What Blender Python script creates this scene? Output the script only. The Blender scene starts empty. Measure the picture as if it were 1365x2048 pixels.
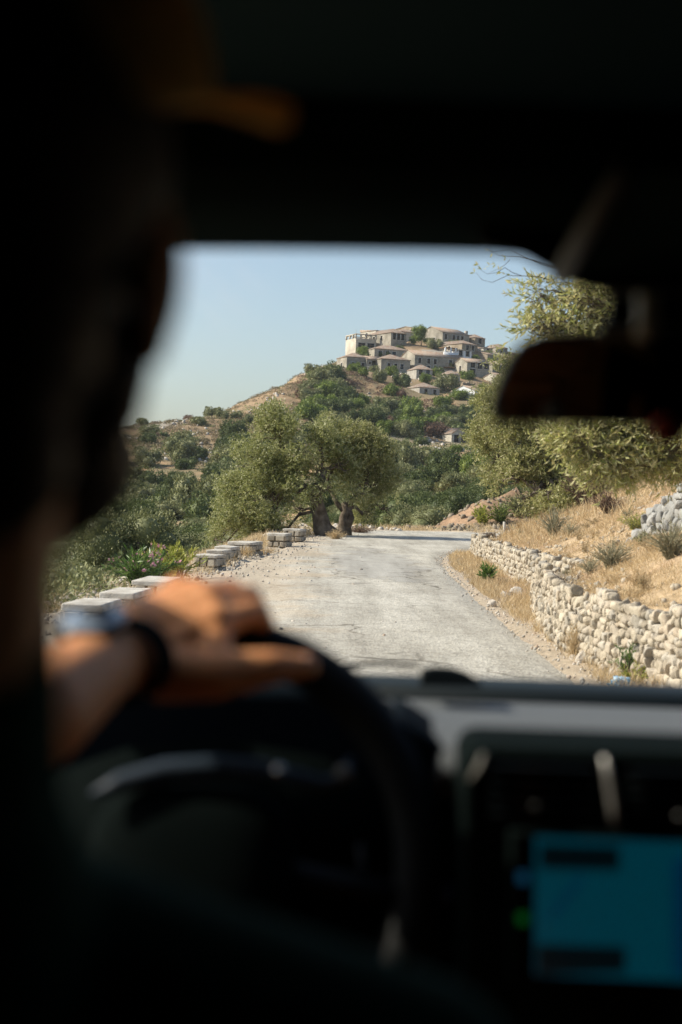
import bpy, math, random
import numpy as np
from mathutils import Vector, Matrix
R = math.radians
rng = np.random.default_rng(7)
random.seed(7)
sc = bpy.context.scene
C = sc.collection

# ------------------------------------------------------------------ camera, sky, sun
FPX = 2844.0                      # focal length in pixels of the 1365 x 2048 photograph (50 mm)
CAM = Vector((0, 0, 1.35))
CAM_ROT = Matrix.Rotation(R(90 - 0.79), 3, 'X') @ Matrix.Rotation(R(2.0), 3, 'Z')
cd = bpy.data.cameras.new('camera'); cam = bpy.data.objects.new('camera', cd); C.objects.link(cam)
cam.location = CAM; cam.rotation_euler = CAM_ROT.to_euler()
cd.sensor_fit = 'VERTICAL'; cd.sensor_height = 36; cd.lens = 50
cd.clip_start = 0.02; cd.clip_end = 6000
cd.dof.use_dof = True; cd.dof.focus_distance = 42; cd.dof.aperture_fstop = 3.3
sc.camera = cam

SUN_AZ = R(-86); SUN_EL = R(38)   # azimuth clockwise from +Y
w = bpy.data.worlds.new("World"); sc.world = w; w.use_nodes = True
nt = w.node_tree; bg = nt.nodes['Background']
sky = nt.nodes.new('ShaderNodeTexSky'); sky.sky_type = 'NISHITA'; sky.sun_disc = False
sky.sun_elevation = SUN_EL; sky.sun_rotation = SUN_AZ
sky.air_density = 1.0; sky.dust_density = 2.2; sky.ozone_density = 0.8; sky.altitude = 200
nt.links.new(sky.outputs[0], bg.inputs[0]); bg.inputs[1].default_value = 0.105
sd = bpy.data.lights.new('sun', 'SUN'); sun = bpy.data.objects.new('sun', sd); C.objects.link(sun)
sd.energy = 4.0; sd.angle = R(0.5); sd.color = (1.0, 0.90, 0.76)
SUNDIR = Vector((math.sin(SUN_AZ)*math.cos(SUN_EL), math.cos(SUN_AZ)*math.cos(SUN_EL), math.sin(SUN_EL)))
sun.rotation_euler = SUNDIR.to_track_quat('Z', 'Y').to_euler()
sc.view_settings.view_transform = 'Standard'; sc.view_settings.look = 'None'
sc.view_settings.gamma = 1; sc.view_settings.exposure = 0.75
sc.cycles.use_denoising = True
sc.cycles.max_bounces = 8; sc.cycles.transparent_max_bounces = 12
sc.cycles.sample_clamp_indirect = 4

def ray(px, py):
    return CAM_ROT @ Vector(((px - 682.5)/FPX, (1024 - py)/FPX, -1))
def P(px, py, y):                 # world point seen at a pixel, y metres ahead
    d = ray(px, py); return CAM + d*(y/d.y)
def GP(px, py, z=0.0):            # where that sight line meets the height z
    d = ray(px, py); return CAM + d*((z - CAM.z)/d.z)
def PX(p):                        # inverse, for sorting what stands in view
    q = CAM_ROT.transposed() @ (Vector(p) - CAM)
    return 682.5 + FPX*q.x/-q.z, 1024 - FPX*q.y/-q.z

# ------------------------------------------------------------------ materials
def mat(name, base, rough=0.8, spec=0.3, var=None, scale=5.0, detail=6, bump=0.0, bscale=None, metal=0.0,
        island=None, translucent=None, emit=None, coord='Object', ramp=(0.35, 0.65), coat=0.0):
    m = bpy.data.materials.new(name); m.use_nodes = True
    t = m.node_tree; N = t.nodes; L = t.links
    b = N['Principled BSDF']; out = N['Material Output']
    b.inputs['Base Color'].default_value = (*base, 1); b.inputs['Roughness'].default_value = rough
    b.inputs['Specular IOR Level'].default_value = spec; b.inputs['Metallic'].default_value = metal
    b.inputs['Coat Weight'].default_value = coat
    tc = N.new('ShaderNodeTexCoord')
    col = None
    if var is not None:
        n = N.new('ShaderNodeTexNoise'); n.inputs['Scale'].default_value = scale; n.inputs['Detail'].default_value = detail
        L.new(tc.outputs[coord], n.inputs['Vector'])
        r = N.new('ShaderNodeValToRGB'); r.color_ramp.elements[0].position = ramp[0]; r.color_ramp.elements[1].position = ramp[1]
        r.color_ramp.elements[0].color = (*base, 1); r.color_ramp.elements[1].color = (*var, 1)
        L.new(n.outputs['Fac'], r.inputs[0]); col = r.outputs[0]
    if island is not None:        # each leaf / stone / blade has its own tone
        g = N.new('ShaderNodeNewGeometry')
        r2 = N.new('ShaderNodeValToRGB'); e = r2.color_ramp.elements
        cols = island; e[0].color = (*cols[0], 1); e[1].color = (*cols[-1], 1); e[0].position = 0; e[1].position = 1
        for k, c_ in enumerate(cols[1:-1]):
            q = e.new((k + 1)/(len(cols) - 1)); q.color = (*c_, 1)
        L.new(g.outputs['Random Per Island'], r2.inputs[0])
        if col is not None:
            mx = N.new('ShaderNodeMix'); mx.data_type = 'RGBA'; mx.inputs[0].default_value = 0.5
            L.new(r2.outputs[0], mx.inputs[6]); L.new(col, mx.inputs[7]); col = mx.outputs[2]
        else: col = r2.outputs[0]
    if col is not None: L.new(col, b.inputs['Base Color'])
    if bump:
        n2 = N.new('ShaderNodeTexNoise'); n2.inputs['Scale'].default_value = bscale or scale*4; n2.inputs['Detail'].default_value = 8
        L.new(tc.outputs[coord], n2.inputs['Vector'])
        bp = N.new('ShaderNodeBump'); bp.inputs['Strength'].default_value = bump; bp.inputs['Distance'].default_value = 0.02
        L.new(n2.outputs['Fac'], bp.inputs['Height']); L.new(bp.outputs[0], b.inputs['Normal'])
    if translucent:
        tr = N.new('ShaderNodeBsdfTranslucent')
        if col is not None: L.new(col, tr.inputs[0])
        else: tr.inputs[0].default_value = (*base, 1)
        ms = N.new('ShaderNodeMixShader'); ms.inputs[0].default_value = translucent
        L.new(b.outputs[0], ms.inputs[1]); L.new(tr.outputs[0], ms.inputs[2]); L.new(ms.outputs[0], out.inputs[0])
    if emit:
        b.inputs['Emission Color'].default_value = (*emit[0], 1); b.inputs['Emission Strength'].default_value = emit[1]
    return m

M = {}
M['olive_leaf'] = mat('olive_leaf', (.14,.155,.06), .42, .5, island=[(.17,.20,.05),(.32,.335,.115),(.56,.55,.32)], translucent=.4)
M['olive_near'] = mat('olive_near', (.2,.2,.09), .4, .5, island=[(.24,.27,.06),(.42,.43,.14),(.64,.62,.36),(.48,.41,.16)], translucent=.4)
M['olive_dry'] = mat('olive_dry', (.2,.2,.09), .5, .4, island=[(.19,.215,.055),(.34,.34,.13),(.52,.49,.28)], translucent=.4)
M['shrub_dark'] = mat('shrub_dark', (.05,.075,.03), .6, .3, island=[(.05,.07,.022),(.095,.125,.04),(.155,.185,.06)], translucent=.2)
M['shrub_grey'] = mat('shrub_grey', (.1,.12,.07), .6, .3, island=[(.11,.125,.05),(.20,.215,.09),(.29,.29,.145)], translucent=.2)
M['shrub_green'] = mat('shrub_green', (.06,.1,.03), .55, .3, island=[(.075,.115,.02),(.15,.205,.04),(.25,.30,.07)], translucent=.3)
M['shrub_brown'] = mat('shrub_brown', (.15,.1,.07), .7, .2, island=[(.11,.065,.045),(.18,.11,.08),(.23,.16,.11)], translucent=.15)
M['shrub_dry'] = mat('shrub_dry', (.2,.17,.1), .7, .2, island=[(.14,.12,.06),(.24,.19,.11),(.32,.27,.17)], translucent=.15)
M['yellow_leaf'] = mat('yellow_leaf', (.3,.34,.06), .5, .3, island=[(.2,.26,.04),(.36,.38,.07),(.45,.42,.12)], translucent=.35)
M['oleander'] = mat('oleander', (.08,.15,.03), .4, .5, island=[(.05,.11,.02),(.1,.18,.04),(.17,.26,.06)], translucent=.3)
M['pink_petal'] = mat('pink_petal', (.6,.3,.38), .6, .2, island=[(.55,.22,.32),(.7,.45,.5)], translucent=.3)
M['sage'] = mat('sage', (.3,.29,.2), .7, .2, island=[(.2,.19,.11),(.32,.31,.21),(.42,.38,.27)], translucent=.2)
M['bark'] = mat('bark', (.085,.065,.048), .9, .1, var=(.19,.155,.12), scale=6, bump=1, bscale=30)
M['dry_grass'] = mat('dry_grass', (.5,.38,.22), .8, .15, island=[(.38,.27,.15),(.56,.43,.25),(.68,.56,.37)], translucent=.3)
M['stone_cream'] = mat('stone_cream', (.30,.265,.205), .85, .2, var=(.52,.465,.375), scale=3, bump=.6, bscale=40,
    island=[(.15,.12,.085),(.29,.24,.175),(.40,.345,.26),(.47,.415,.33),(.31,.23,.155),(.38,.355,.315),(.25,.235,.21)])
M['stone_grey'] = mat('stone_grey', (.22,.22,.21), .85, .2, var=(.36,.355,.34), scale=3, bump=.6, bscale=30,
    island=[(.17,.17,.165),(.28,.28,.27),(.37,.365,.35),(.24,.23,.21)])
M['gravel'] = mat('gravel', (.4,.38,.34), .9, .2, island=[(.28,.25,.21),(.42,.39,.34),(.54,.51,.46),(.36,.27,.2)])
M['rock'] = mat('rock', (.38,.34,.29), .9, .2, var=(.58,.53,.46), scale=5, bump=.8, bscale=20)
M['mortar'] = mat('mortar', (.20,.165,.12), .95, .1, var=(.32,.27,.21), scale=6, bump=.8, bscale=40)
M['cap_stone'] = mat('cap_stone', (.38,.345,.295), .85, .2, var=(.6,.57,.51), scale=7, bump=.5, bscale=50)
M['plaster'] = mat('plaster', (.31,.29,.255), .9, .1, var=(.42,.395,.35), scale=.7, bump=1, bscale=9)
M['masonry'] = None
M['roof_tile'] = mat('roof_tile', (.27,.165,.115), .85, .1, var=(.33,.28,.225), scale=1.4, bump=1, bscale=14, ramp=(.35,.6))
M['surround'] = mat('surround', (.5,.48,.44), .85, .1, var=(.4,.38,.34), scale=3)
M['dark_pane'] = mat('dark_pane', (.02,.025,.03), .35, .5)
M['shutter_blue'] = mat('shutter_blue', (.06,.10,.14), .6, .3)
M['white_paint'] = mat('white_paint', (.72,.73,.74), .7, .2, var=(.6,.62,.64), scale=.8)
M['timber'] = mat('timber', (.28,.17,.09), .8, .2, var=(.2,.12,.07), scale=4)
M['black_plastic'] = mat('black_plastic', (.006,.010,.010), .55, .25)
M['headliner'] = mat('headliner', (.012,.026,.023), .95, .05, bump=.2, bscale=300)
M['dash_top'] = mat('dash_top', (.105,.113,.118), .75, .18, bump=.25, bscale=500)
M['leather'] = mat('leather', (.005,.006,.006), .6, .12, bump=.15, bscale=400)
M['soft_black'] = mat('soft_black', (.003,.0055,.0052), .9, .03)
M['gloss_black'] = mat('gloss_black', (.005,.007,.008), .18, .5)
M['blue_sheen'] = mat('blue_sheen', (.018,.030,.045), .55, .22)  # sky sheen put into the base colour
M['chrome'] = mat('chrome', (.6,.6,.58), .25, .5, metal=1)
M['car_paint'] = mat('car_paint', (.03,.035,.04), .35, .5, coat=.5)
M['mirror_glass'] = mat('mirror_glass', (.07,.07,.066), .02, .5, metal=1)
M['tail_red'] = mat('tail_red', (.35,.04,.015), .5, .3)
M['skin'] = mat('skin', (.68,.31,.13), .5, .3, var=(.58,.235,.085), scale=30, bump=.2, bscale=300)
M['skin'].node_tree.nodes['Principled BSDF'].inputs['Subsurface Weight'].default_value = .12
M['skin'].node_tree.nodes['Principled BSDF'].inputs['Subsurface Radius'].default_value = (1, .25, .1)
M['skin'].node_tree.nodes['Principled BSDF'].inputs['Subsurface Scale'].default_value = .008
M['nail'] = mat('nail', (.6,.35,.27), .3, .5)
M['shirt'] = mat('shirt', (.016,.050,.034), .95, .05, bump=.3, bscale=200)
M['cap_cloth'] = mat('cap_cloth', (.95,.64,.23), .9, .1, bump=.3, bscale=300, translucent=.45)
M['hair'] = mat('hair', (.015,.009,.006), .6, .3)
M['eye'] = mat('eye', (.6,.58,.55), .2, .5)
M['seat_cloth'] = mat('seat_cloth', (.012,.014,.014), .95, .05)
M['plastic_blue'] = mat('plastic_blue', (.12,.27,.42), .35, .5, var=(.3,.45,.55), scale=12)
def screen_mat(name, c, s): return mat(name, (.01,.01,.012), .3, .4, emit=(c, s*.38))
M['scr_teal'] = screen_mat('scr_teal', (.0,.10,.155), .42)
M['scr_blue'] = screen_mat('scr_blue', (.0,.055,.14), .40)
M['scr_dark'] = screen_mat('scr_dark', (.0,.012,.018), .3)
M['scr_green'] = screen_mat('scr_green', (.0,.14,.02), .45)
M['scr_lightblue'] = screen_mat('scr_lightblue', (.01,.10,.2), .5)

g = bpy.data.materials.new('windscreen_glass'); g.use_nodes = True
N = g.node_tree.nodes; L = g.node_tree.links; N.clear()
o_ = N.new('ShaderNodeOutputMaterial'); a_ = N.new('ShaderNodeBsdfTransparent'); a_.inputs[0].default_value = (.94,.97,.965,1)
b_ = N.new('ShaderNodeBsdfGlossy'); b_.inputs['Roughness'].default_value = .03; mx = N.new('ShaderNodeMixShader')
mx.inputs[0].default_value = .025
L.new(a_.outputs[0], mx.inputs[1]); L.new(b_.outputs[0], mx.inputs[2]); L.new(mx.outputs[0], o_.inputs[0])
M['glass'] = g

def masonry(name, base, var, brick):
    m = bpy.data.materials.new(name); m.use_nodes = True; N = m.node_tree.nodes; L = m.node_tree.links; b = N['Principled BSDF']
    tc = N.new('ShaderNodeTexCoord'); v = N.new('ShaderNodeTexVoronoi'); v.inputs['Scale'].default_value = brick
    mp = N.new('ShaderNodeMapping'); mp.inputs['Scale'].default_value = (1, 1, 1.8)
    L.new(tc.outputs['Object'], mp.inputs[0]); L.new(mp.outputs[0], v.inputs['Vector'])
    n = N.new('ShaderNodeTexNoise'); n.inputs['Scale'].default_value = .35; n.inputs['Detail'].default_value = 8; L.new(tc.outputs['Object'], n.inputs[0])
    r = N.new('ShaderNodeValToRGB'); r.color_ramp.elements[0].color = (*base,1); r.color_ramp.elements[1].color = (*var,1)
    r.color_ramp.elements[0].position = .38; r.color_ramp.elements[1].position = .62; L.new(n.outputs[0], r.inputs[0])
    r3 = N.new('ShaderNodeMix'); r3.data_type = 'RGBA'; r3.blend_type = 'MULTIPLY'; r3.inputs[0].default_value = .55
    hs = N.new('ShaderNodeRGBToBW'); L.new(v.outputs['Color'], hs.inputs[0])
    mr = N.new('ShaderNodeMapRange'); mr.inputs[3].default_value = .6; mr.inputs[4].default_value = 1.25; L.new(hs.outputs[0], mr.inputs[0])
    cr = N.new('ShaderNodeCombineColor'); [L.new(mr.outputs[0], cr.inputs[k]) for k in range(3)]
    L.new(r.outputs[0], r3.inputs[6]); L.new(cr.outputs[0], r3.inputs[7]); L.new(r3.outputs[2], b.inputs[0])
    b.inputs['Roughness'].default_value = .92; b.inputs['Specular IOR Level'].default_value = .1
    bp = N.new('ShaderNodeBump'); bp.inputs['Strength'].default_value = .7; bp.inputs['Distance'].default_value = .06
    L.new(v.outputs['Distance'], bp.inputs['Height']); bp.invert = True; L.new(bp.outputs[0], b.inputs['Normal'])
    return m
M['masonry'] = masonry('masonry', (.25,.23,.19), (.42,.385,.32), 3.2)
M['masonry_light'] = masonry('masonry_light', (.42,.385,.32), (.58,.54,.46), 3.0)
M['masonry_brown'] = masonry('masonry_brown', (.25,.2,.145), (.38,.32,.24), 3.4)

# ------------------------------------------------------------------ mesh helpers
def wloc(o):
    v = Vector((0, 0, 0))
    while o is not None: v += Vector(o.location); o = o.parent
    return v
def tag(o, label=None, cat=None, group=None, kind=None):
    if label: o['label'] = label
    if cat: o['category'] = cat
    if group: o['group'] = group
    if kind: o['kind'] = kind
    return o
def thing(name, loc, label, cat, group=None):
    o = bpy.data.objects.new(name, None); C.objects.link(o); o.location = loc; o.empty_display_size = .2
    return tag(o, label, cat, group)
class MB:
    """collects vertices and faces (world coordinates), links them as one mesh"""
    def __init__(s): s.V = []; s.F3 = []; s.F4 = []; s.FN = []; s.n = 0
    def add(s, v, f):
        v = np.asarray(v, float).reshape(-1, 3)
        if isinstance(f, np.ndarray):
            (s.F3 if f.shape[1] == 3 else s.F4).append(f + s.n)
        else:
            for q in f: s.FN.append([i + s.n for i in q])
        s.V.append(v); s.n += len(v); return s
    def box(s, c, size, rot=None, taper=1.0, jit=0):
        c = np.array(c); h = np.array(size)/2
        v = np.array([[x,y,z] for z in (-1,1) for y in (-1,1) for x in (-1,1)], float)
        v[4:, :2] *= taper; v = v*h
        if jit: v += rng.normal(0, jit, v.shape)
        if rot is not None: v = v @ np.array(rot.to_3x3() if hasattr(rot, 'to_3x3') else rot).T
        s.add(v + c, [(0,2,3,1),(4,5,7,6),(0,1,5,4),(2,6,7,3),(0,4,6,2),(1,3,7,5)]); return s
    def quad(s, a, b, c, d): s.add([a,b,c,d], [(0,1,2,3)]); return s
    def tube(s, pts, rad, seg=8, cap=True, sq=1.0):
        pts = [Vector(p) for p in pts]; n = len(pts)
        if not hasattr(rad, '__len__'): rad = [rad]*n
        V = []; up = Vector((.13,.07,1)).normalized(); prev = None
        for i, p in enumerate(pts):
            d = (pts[min(i+1,n-1)] - pts[max(i-1,0)]).normalized()
            if prev is None:
                a = d.cross(up if abs(d.dot(up)) < .95 else Vector((1,0,0))).normalized()
            else: a = (prev - d*prev.dot(d)).normalized()
            prev = a; b = d.cross(a)
            for k in range(seg):
                t = 2*math.pi*k/seg; V.append(p + (a*math.cos(t) + b*math.sin(t)*sq)*rad[i])
        F = [(i*seg+k, i*seg+(k+1)%seg, (i+1)*seg+(k+1)%seg, (i+1)*seg+k) for i in range(n-1) for k in range(seg)]
        if cap: F += [tuple(range(seg))[::-1], tuple((n-1)*seg+k for k in range(seg))]
        s.add([tuple(v) for v in V], F); return s
    def prism(s, poly, ax, t0, t1):          # poly in the other two axes, extruded along ax
        n = len(poly); V = []
        for t in (t0, t1):
            for (a, b) in poly:
                V.append((t,a,b) if ax == 0 else (a,t,b) if ax == 1 else (a,b,t))
        F = [tuple(range(n)), tuple(range(2*n-1, n-1, -1))] + [(k, n+k, n+(k+1)%n, (k+1)%n) for k in range(n)]
        s.add(V, F); return s
    def build(s, name, m, parent=None, loc=None, smooth=False, bevel=0, kind=None):
        V = np.concatenate(s.V) if s.V else np.zeros((0,3))
        if parent is not None: off = np.array(wloc(parent)); l = Vector((0,0,0))
        elif loc is not None: off = np.array(loc); l = Vector(loc)
        else: off = np.zeros(3); l = Vector((0,0,0))
        V = V - off
        me = bpy.data.meshes.new(name)
        F3 = np.concatenate(s.F3) if s.F3 else np.zeros((0,3), int); F4 = np.concatenate(s.F4) if s.F4 else np.zeros((0,4), int)
        loops = np.concatenate([F3.ravel(), F4.ravel(), np.array([i for f in s.FN for i in f], int)]).astype(np.int32)
        tot = np.concatenate([np.full(len(F3),3), np.full(len(F4),4), np.array([len(f) for f in s.FN], int)]).astype(np.int32)
        st = np.concatenate([[0], np.cumsum(tot)[:-1]]).astype(np.int32)
        me.vertices.add(len(V)); me.vertices.foreach_set('co', V.astype(np.float32).ravel())
        me.loops.add(len(loops)); me.loops.foreach_set('vertex_index', loops)
        me.polygons.add(len(tot)); me.polygons.foreach_set('loop_start', st); me.polygons.foreach_set('loop_total', tot)
        me.update(calc_edges=True); me.validate()
        if smooth: me.polygons.foreach_set('use_smooth', np.ones(len(me.polygons), bool))
        me.materials.append(m if not isinstance(m, str) else M[m])
        o = bpy.data.objects.new(name, me); C.objects.link(o); o.location = l
        if parent is not None: o.parent = parent
        if bevel:
            bm_ = o.modifiers.new('bevel', 'BEVEL'); bm_.width = bevel; bm_.segments = 3; bm_.limit_method = 'ANGLE'
            for p_ in me.polygons: p_.use_smooth = True
            try: me.set_sharp_from_angle(angle=R(45))
            except Exception: pass
        if kind: o['kind'] = kind
        return o

def ico(sub):
    t = (1 + 5**.5)/2
    v = [(-1,t,0),(1,t,0),(-1,-t,0),(1,-t,0),(0,-1,t),(0,1,t),(0,-1,-t),(0,1,-t),(t,0,-1),(t,0,1),(-t,0,-1),(-t,0,1)]
    f = [(0,11,5),(0,5,1),(0,1,7),(0,7,10),(0,10,11),(1,5,9),(5,11,4),(11,10,2),(10,7,6),(7,1,8),(3,9,4),(3,4,2),(3,2,6),(3,6,8),(3,8,9),(4,9,5),(2,4,11),(6,2,10),(8,6,7),(9,8,1)]
    v = [np.array(x)/np.linalg.norm(x) for x in v]
    for _ in range(sub):
        cache = {}; nf = []
        def mid(a, b):
            k = (min(a,b), max(a,b))
            if k not in cache:
                m_ = v[a] + v[b]; v.append(m_/np.linalg.norm(m_)); cache[k] = len(v) - 1
            return cache[k]
        for a, b, c in f:
            ab, bc, ca = mid(a,b), mid(b,c), mid(c,a); nf += [(a,ab,ca),(b,bc,ab),(c,ca,bc),(ab,bc,ca)]
        f = nf
    return np.array(v), np.array(f)
ICO = [ico(k) for k in range(4)]
def randrot(n, tilt=math.pi):
    q = rng.normal(size=(n,4)); q /= np.linalg.norm(q, axis=1)[:,None]
    w_, x, y, z = q.T
    return np.stack([1-2*(y*y+z*z),2*(x*y-w_*z),2*(x*z+w_*y),2*(x*y+w_*z),1-2*(x*x+z*z),2*(y*z-w_*x),2*(x*z-w_*y),2*(y*z+w_*x),1-2*(x*x+y*y)], 1).reshape(-1,3,3)
def stone_templates(sub, k=10, blocky=.55):
    T = []
    v, f = ICO[sub]
    for _ in range(k):
        u = np.sign(v)*np.abs(v)**blocky
        u /= np.abs(u).max()
        ph = rng.uniform(0, 6.28, (3,3)); fr = rng.uniform(1, 2.6, (3,3))
        d = sum(np.sin(v @ fr[i] + ph[i,0])*.09 for i in range(3))
        u = u*(1 + d[:,None])
        for _k in range(11):          # knap flat faces
            nn_ = rng.normal(size=3); nn_ /= np.linalg.norm(nn_); off = rng.uniform(.80,1.2); e = u @ nn_ - off; u = u - np.where(e > 0, e, 0)[:,None]*nn_*.92
        u = u + rng.normal(0, .025, u.shape)
        T.append(u)
    return T, f
def scatter_stones(mb, pos, size, sub=0, rot=None, blocky=.6):
    """pos Nx3, size Nx3 half sizes"""
    T, f = stone_templates(sub, blocky=blocky); n = len(pos)
    Rm = randrot(n) if rot is None else rot
    idx = rng.integers(0, len(T), n)
    V = np.stack([T[i] for i in idx])*size[:,None,:]
    V = np.einsum('nij,nkj->nki', Rm, V) + pos[:,None,:]
    F = (f[None] + (np.arange(n)*len(T[0]))[:,None,None]).reshape(-1,3)
    mb.add(V.reshape(-1,3), F); return mb
def leaf_quads(mb, base, dirs, length, width, bend=.15):
    """one rhombic leaf per row"""
    n = len(base); dirs = dirs/np.linalg.norm(dirs, axis=1)[:,None]
    r = rng.normal(size=(n,3)); side = np.cross(dirs, r); side /= np.linalg.norm(side, axis=1)[:,None]
    nrm = np.cross(dirs, side)
    length = np.broadcast_to(np.asarray(length, float), (n,))[:,None]; width = np.broadcast_to(np.asarray(width, float), (n,))[:,None]
    a = base; c = base + dirs*length + nrm*length*bend
    m_ = base + dirs*length*.5
    V = np.stack([a, m_ + side*width/2, c, m_ - side*width/2], 1).reshape(-1,3)
    F = np.arange(n*4).reshape(-1,4)
    mb.add(V, F); return mb

# value noise
_perm = rng.random((256,256))
def vnoise(x, y):
    xi = np.floor(x).astype(int); yi = np.floor(y).astype(int); fx = x - xi; fy = y - yi
    fx = fx*fx*(3-2*fx); fy = fy*fy*(3-2*fy)
    g_ = lambda a, b: _perm[a & 255, b & 255]
    return (g_(xi,yi)*(1-fx)*(1-fy) + g_(xi+1,yi)*fx*(1-fy) + g_(xi,yi+1)*(1-fx)*fy + g_(xi+1,yi+1)*fx*fy)*2 - 1
def fbm(x, y, o=4):
    s = 0; a = 1
    for k in range(o): s = s + a*vnoise(x*2**k + 17.3*k, y*2**k - 9.1*k); a *= .5
    return s
def sstep(a, b, x):
    t = np.clip((x - a)/(b - a), 0, 1); return t*t*(3 - 2*t)
# ------------------------------------------------------------------ the lie of the land
def arc(pts):
    pts = np.array(pts, float); s = np.concatenate([[0], np.cumsum(np.linalg.norm(np.diff(pts, axis=0), axis=1))])
    return pts, s
def resample(pts, n, smooth=3):
    pts, s = arc(pts); t = np.linspace(0, s[-1], n)
    q = np.stack([np.interp(t, s, pts[:,k]) for k in range(pts.shape[1])], 1)
    for _ in range(smooth): q[1:-1] = (q[:-2] + 2*q[1:-1] + q[2:])/4
    return q
g2 = lambda px, py, z=0: tuple(GP(px, py, z)[:2])
RIGHT = [(1.75,-25),(1.75,4)] + [g2(*p) for p in [(1165,1370),(1100,1310),(1010,1240),(950,1190),(905,1150),(888,1128),(890,1113),(912,1103)]] + [(4.6,38.5),(8,41),(15,43),(45,47)]
LEFT = [(-2.3,-25),(-2.3,4),(-2.25,12),(-2.1,20),g2(500,1120),g2(548,1100),g2(600,1078),g2(660,1066),g2(740,1060)] + [(4,53.5),(8,54),(15,55),(45,59)]
REd = resample(RIGHT, 240, 6); LEd = resample(LEFT, 240, 6)
POLY = np.concatenate([REd, LEd[::-1]])
def segdist(x, y, line):
    d = np.full(x.shape, 1e9)
    for (ax, ay), (bx, by) in zip(line[:-1], line[1:]):
        vx, vy = bx-ax, by-ay; t = np.clip(((x-ax)*vx + (y-ay)*vy)/(vx*vx+vy*vy+1e-12), 0, 1)
        d = np.minimum(d, np.hypot(x-ax-t*vx, y-ay-t*vy))
    return d
def inside(x, y):
    c = np.zeros(x.shape, bool)
    for (x0, y0), (x1, y1) in zip(POLY, np.roll(POLY, -1, 0)):
        if y0 == y1: continue
        h = ((y0 > y) != (y1 > y)) & (x < (x1-x0)*(y-y0)/(y1-y0) + x0); c ^= h
    return c

WALL_NEAR = resample([(2.75,3.0)] + [g2(*p) for p in [(1372,1408),(1300,1378),(1200,1338),(1115,1292),(1078,1240),(1068,1208)]], 60, 3)
WALL_FAR = resample([(3.3,16.6)] + [g2(*p) for p in [(1068,1182),(1060,1174),(1010,1150),(962,1126),(942,1110)]] + [(4.0,35.5),(5.2,37.2)], 60, 2)
wy = np.concatenate([WALL_NEAR[:,1], [p[1] for p in WALL_FAR if p[1] > WALL_NEAR[-1,1] + .3 and p[0] < 4.2 and p[1] > 17.5]])
wx = np.concatenate([WALL_NEAR[:,0], [p[0] for p in WALL_FAR if p[1] > WALL_NEAR[-1,1] + .3 and p[0] < 4.2 and p[1] > 17.5]])
def wall_x(y): return np.interp(y, wy, wx)

# hill: control points read as (pixel x, pixel y, metres ahead)
HOUSES = []
HC = [(265,868,260),(330,850,280),(400,838,290),(490,818,315),(560,764,350),(600,736,375),(650,715,400),(690,712,420),
      (300,1010,190),(300,930,225),(420,900,255),(380,1000,185),(250,1080,130),(330,1090,120),(150,1180,95),(400,1060,125),
      (450,1000,180),(480,880,270),(560,830,310),(620,790,345),(700,800,350),(560,950,220),(660,880,280),(650,1000,160),
      (800,1048,85),(800,1000,130),(800,940,200),(860,990,140),(940,960,150),(900,920,220),(760,860,300),(980,900,235),(960,840,330),
      (760,800,350),(860,820,340),(930,800,360),(1000,780,390),(1040,700,450),(1100,760,450),(1200,800,450),(1300,850,400),
      (1050,950,150),(1150,930,140),(1350,930,120),(1300,1000,90),(1050,1030,80),(100,900,240),(0,930,230),(-300,1000,200),(-300,1100,120),(-500,1000,300)]
HB = [(705,752,402),(790,749,402),(785,716,418),(730,690,438),(790,690,440),(845,664,458),(862,682,455),(905,694,440),(950,692,450),
      (928,706,430),(915,718,418),(880,748,405),(950,750,405),(850,754,392),(908,768,385),(859,794,368),(950,800,350),(905,892,300),(975,715,440)]
BEH = [(-60,330,5),(-30,380,8),(-20,450,20),(0,500,35),(30,530,40),(60,520,40),(100,500,35),(150,450,30),(-150,400,-5),(-260,300,-10),(-500,500,-20),(500,600,20),
       (-900,900,-30),(900,900,0),(0,1000,-10),(1500,1500,-20),(-1500,1500,-40),(300,300,40),(200,150,15),(500,200,40),(-300,80,-25),(-60,75,-18),(-100,150,-16),(-20,72,-6),(1500,100,30),(-1500,100,-30)]
cp = [P(*c) for c in HC + HB] + [Vector(b) for b in BEH]
cp = np.array([tuple(c) for c in cp])
def rbf_fit(c):
    X = c[:,:2]; D = np.linalg.norm(X[:,None]-X[None], axis=2); n = len(c)
    A = np.zeros((n+3,n+3)); A[:n,:n] = D + np.eye(n)*(-.6); A[:n,n] = 1; A[:n,n+1:] = X; A[n,:n] = 1; A[n+1:,:n] = X.T
    return np.linalg.solve(A, np.concatenate([c[:,2], [0,0,0]]))
CW = rbf_fit(cp)
def hill(x, y):
    s = CW[-3] + CW[-2]*x + CW[-1]*y
    for k in range(len(cp)): s = s + CW[k]*np.sqrt((x-cp[k,0])**2 + (y-cp[k,1])**2 + 9)
    return s
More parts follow.
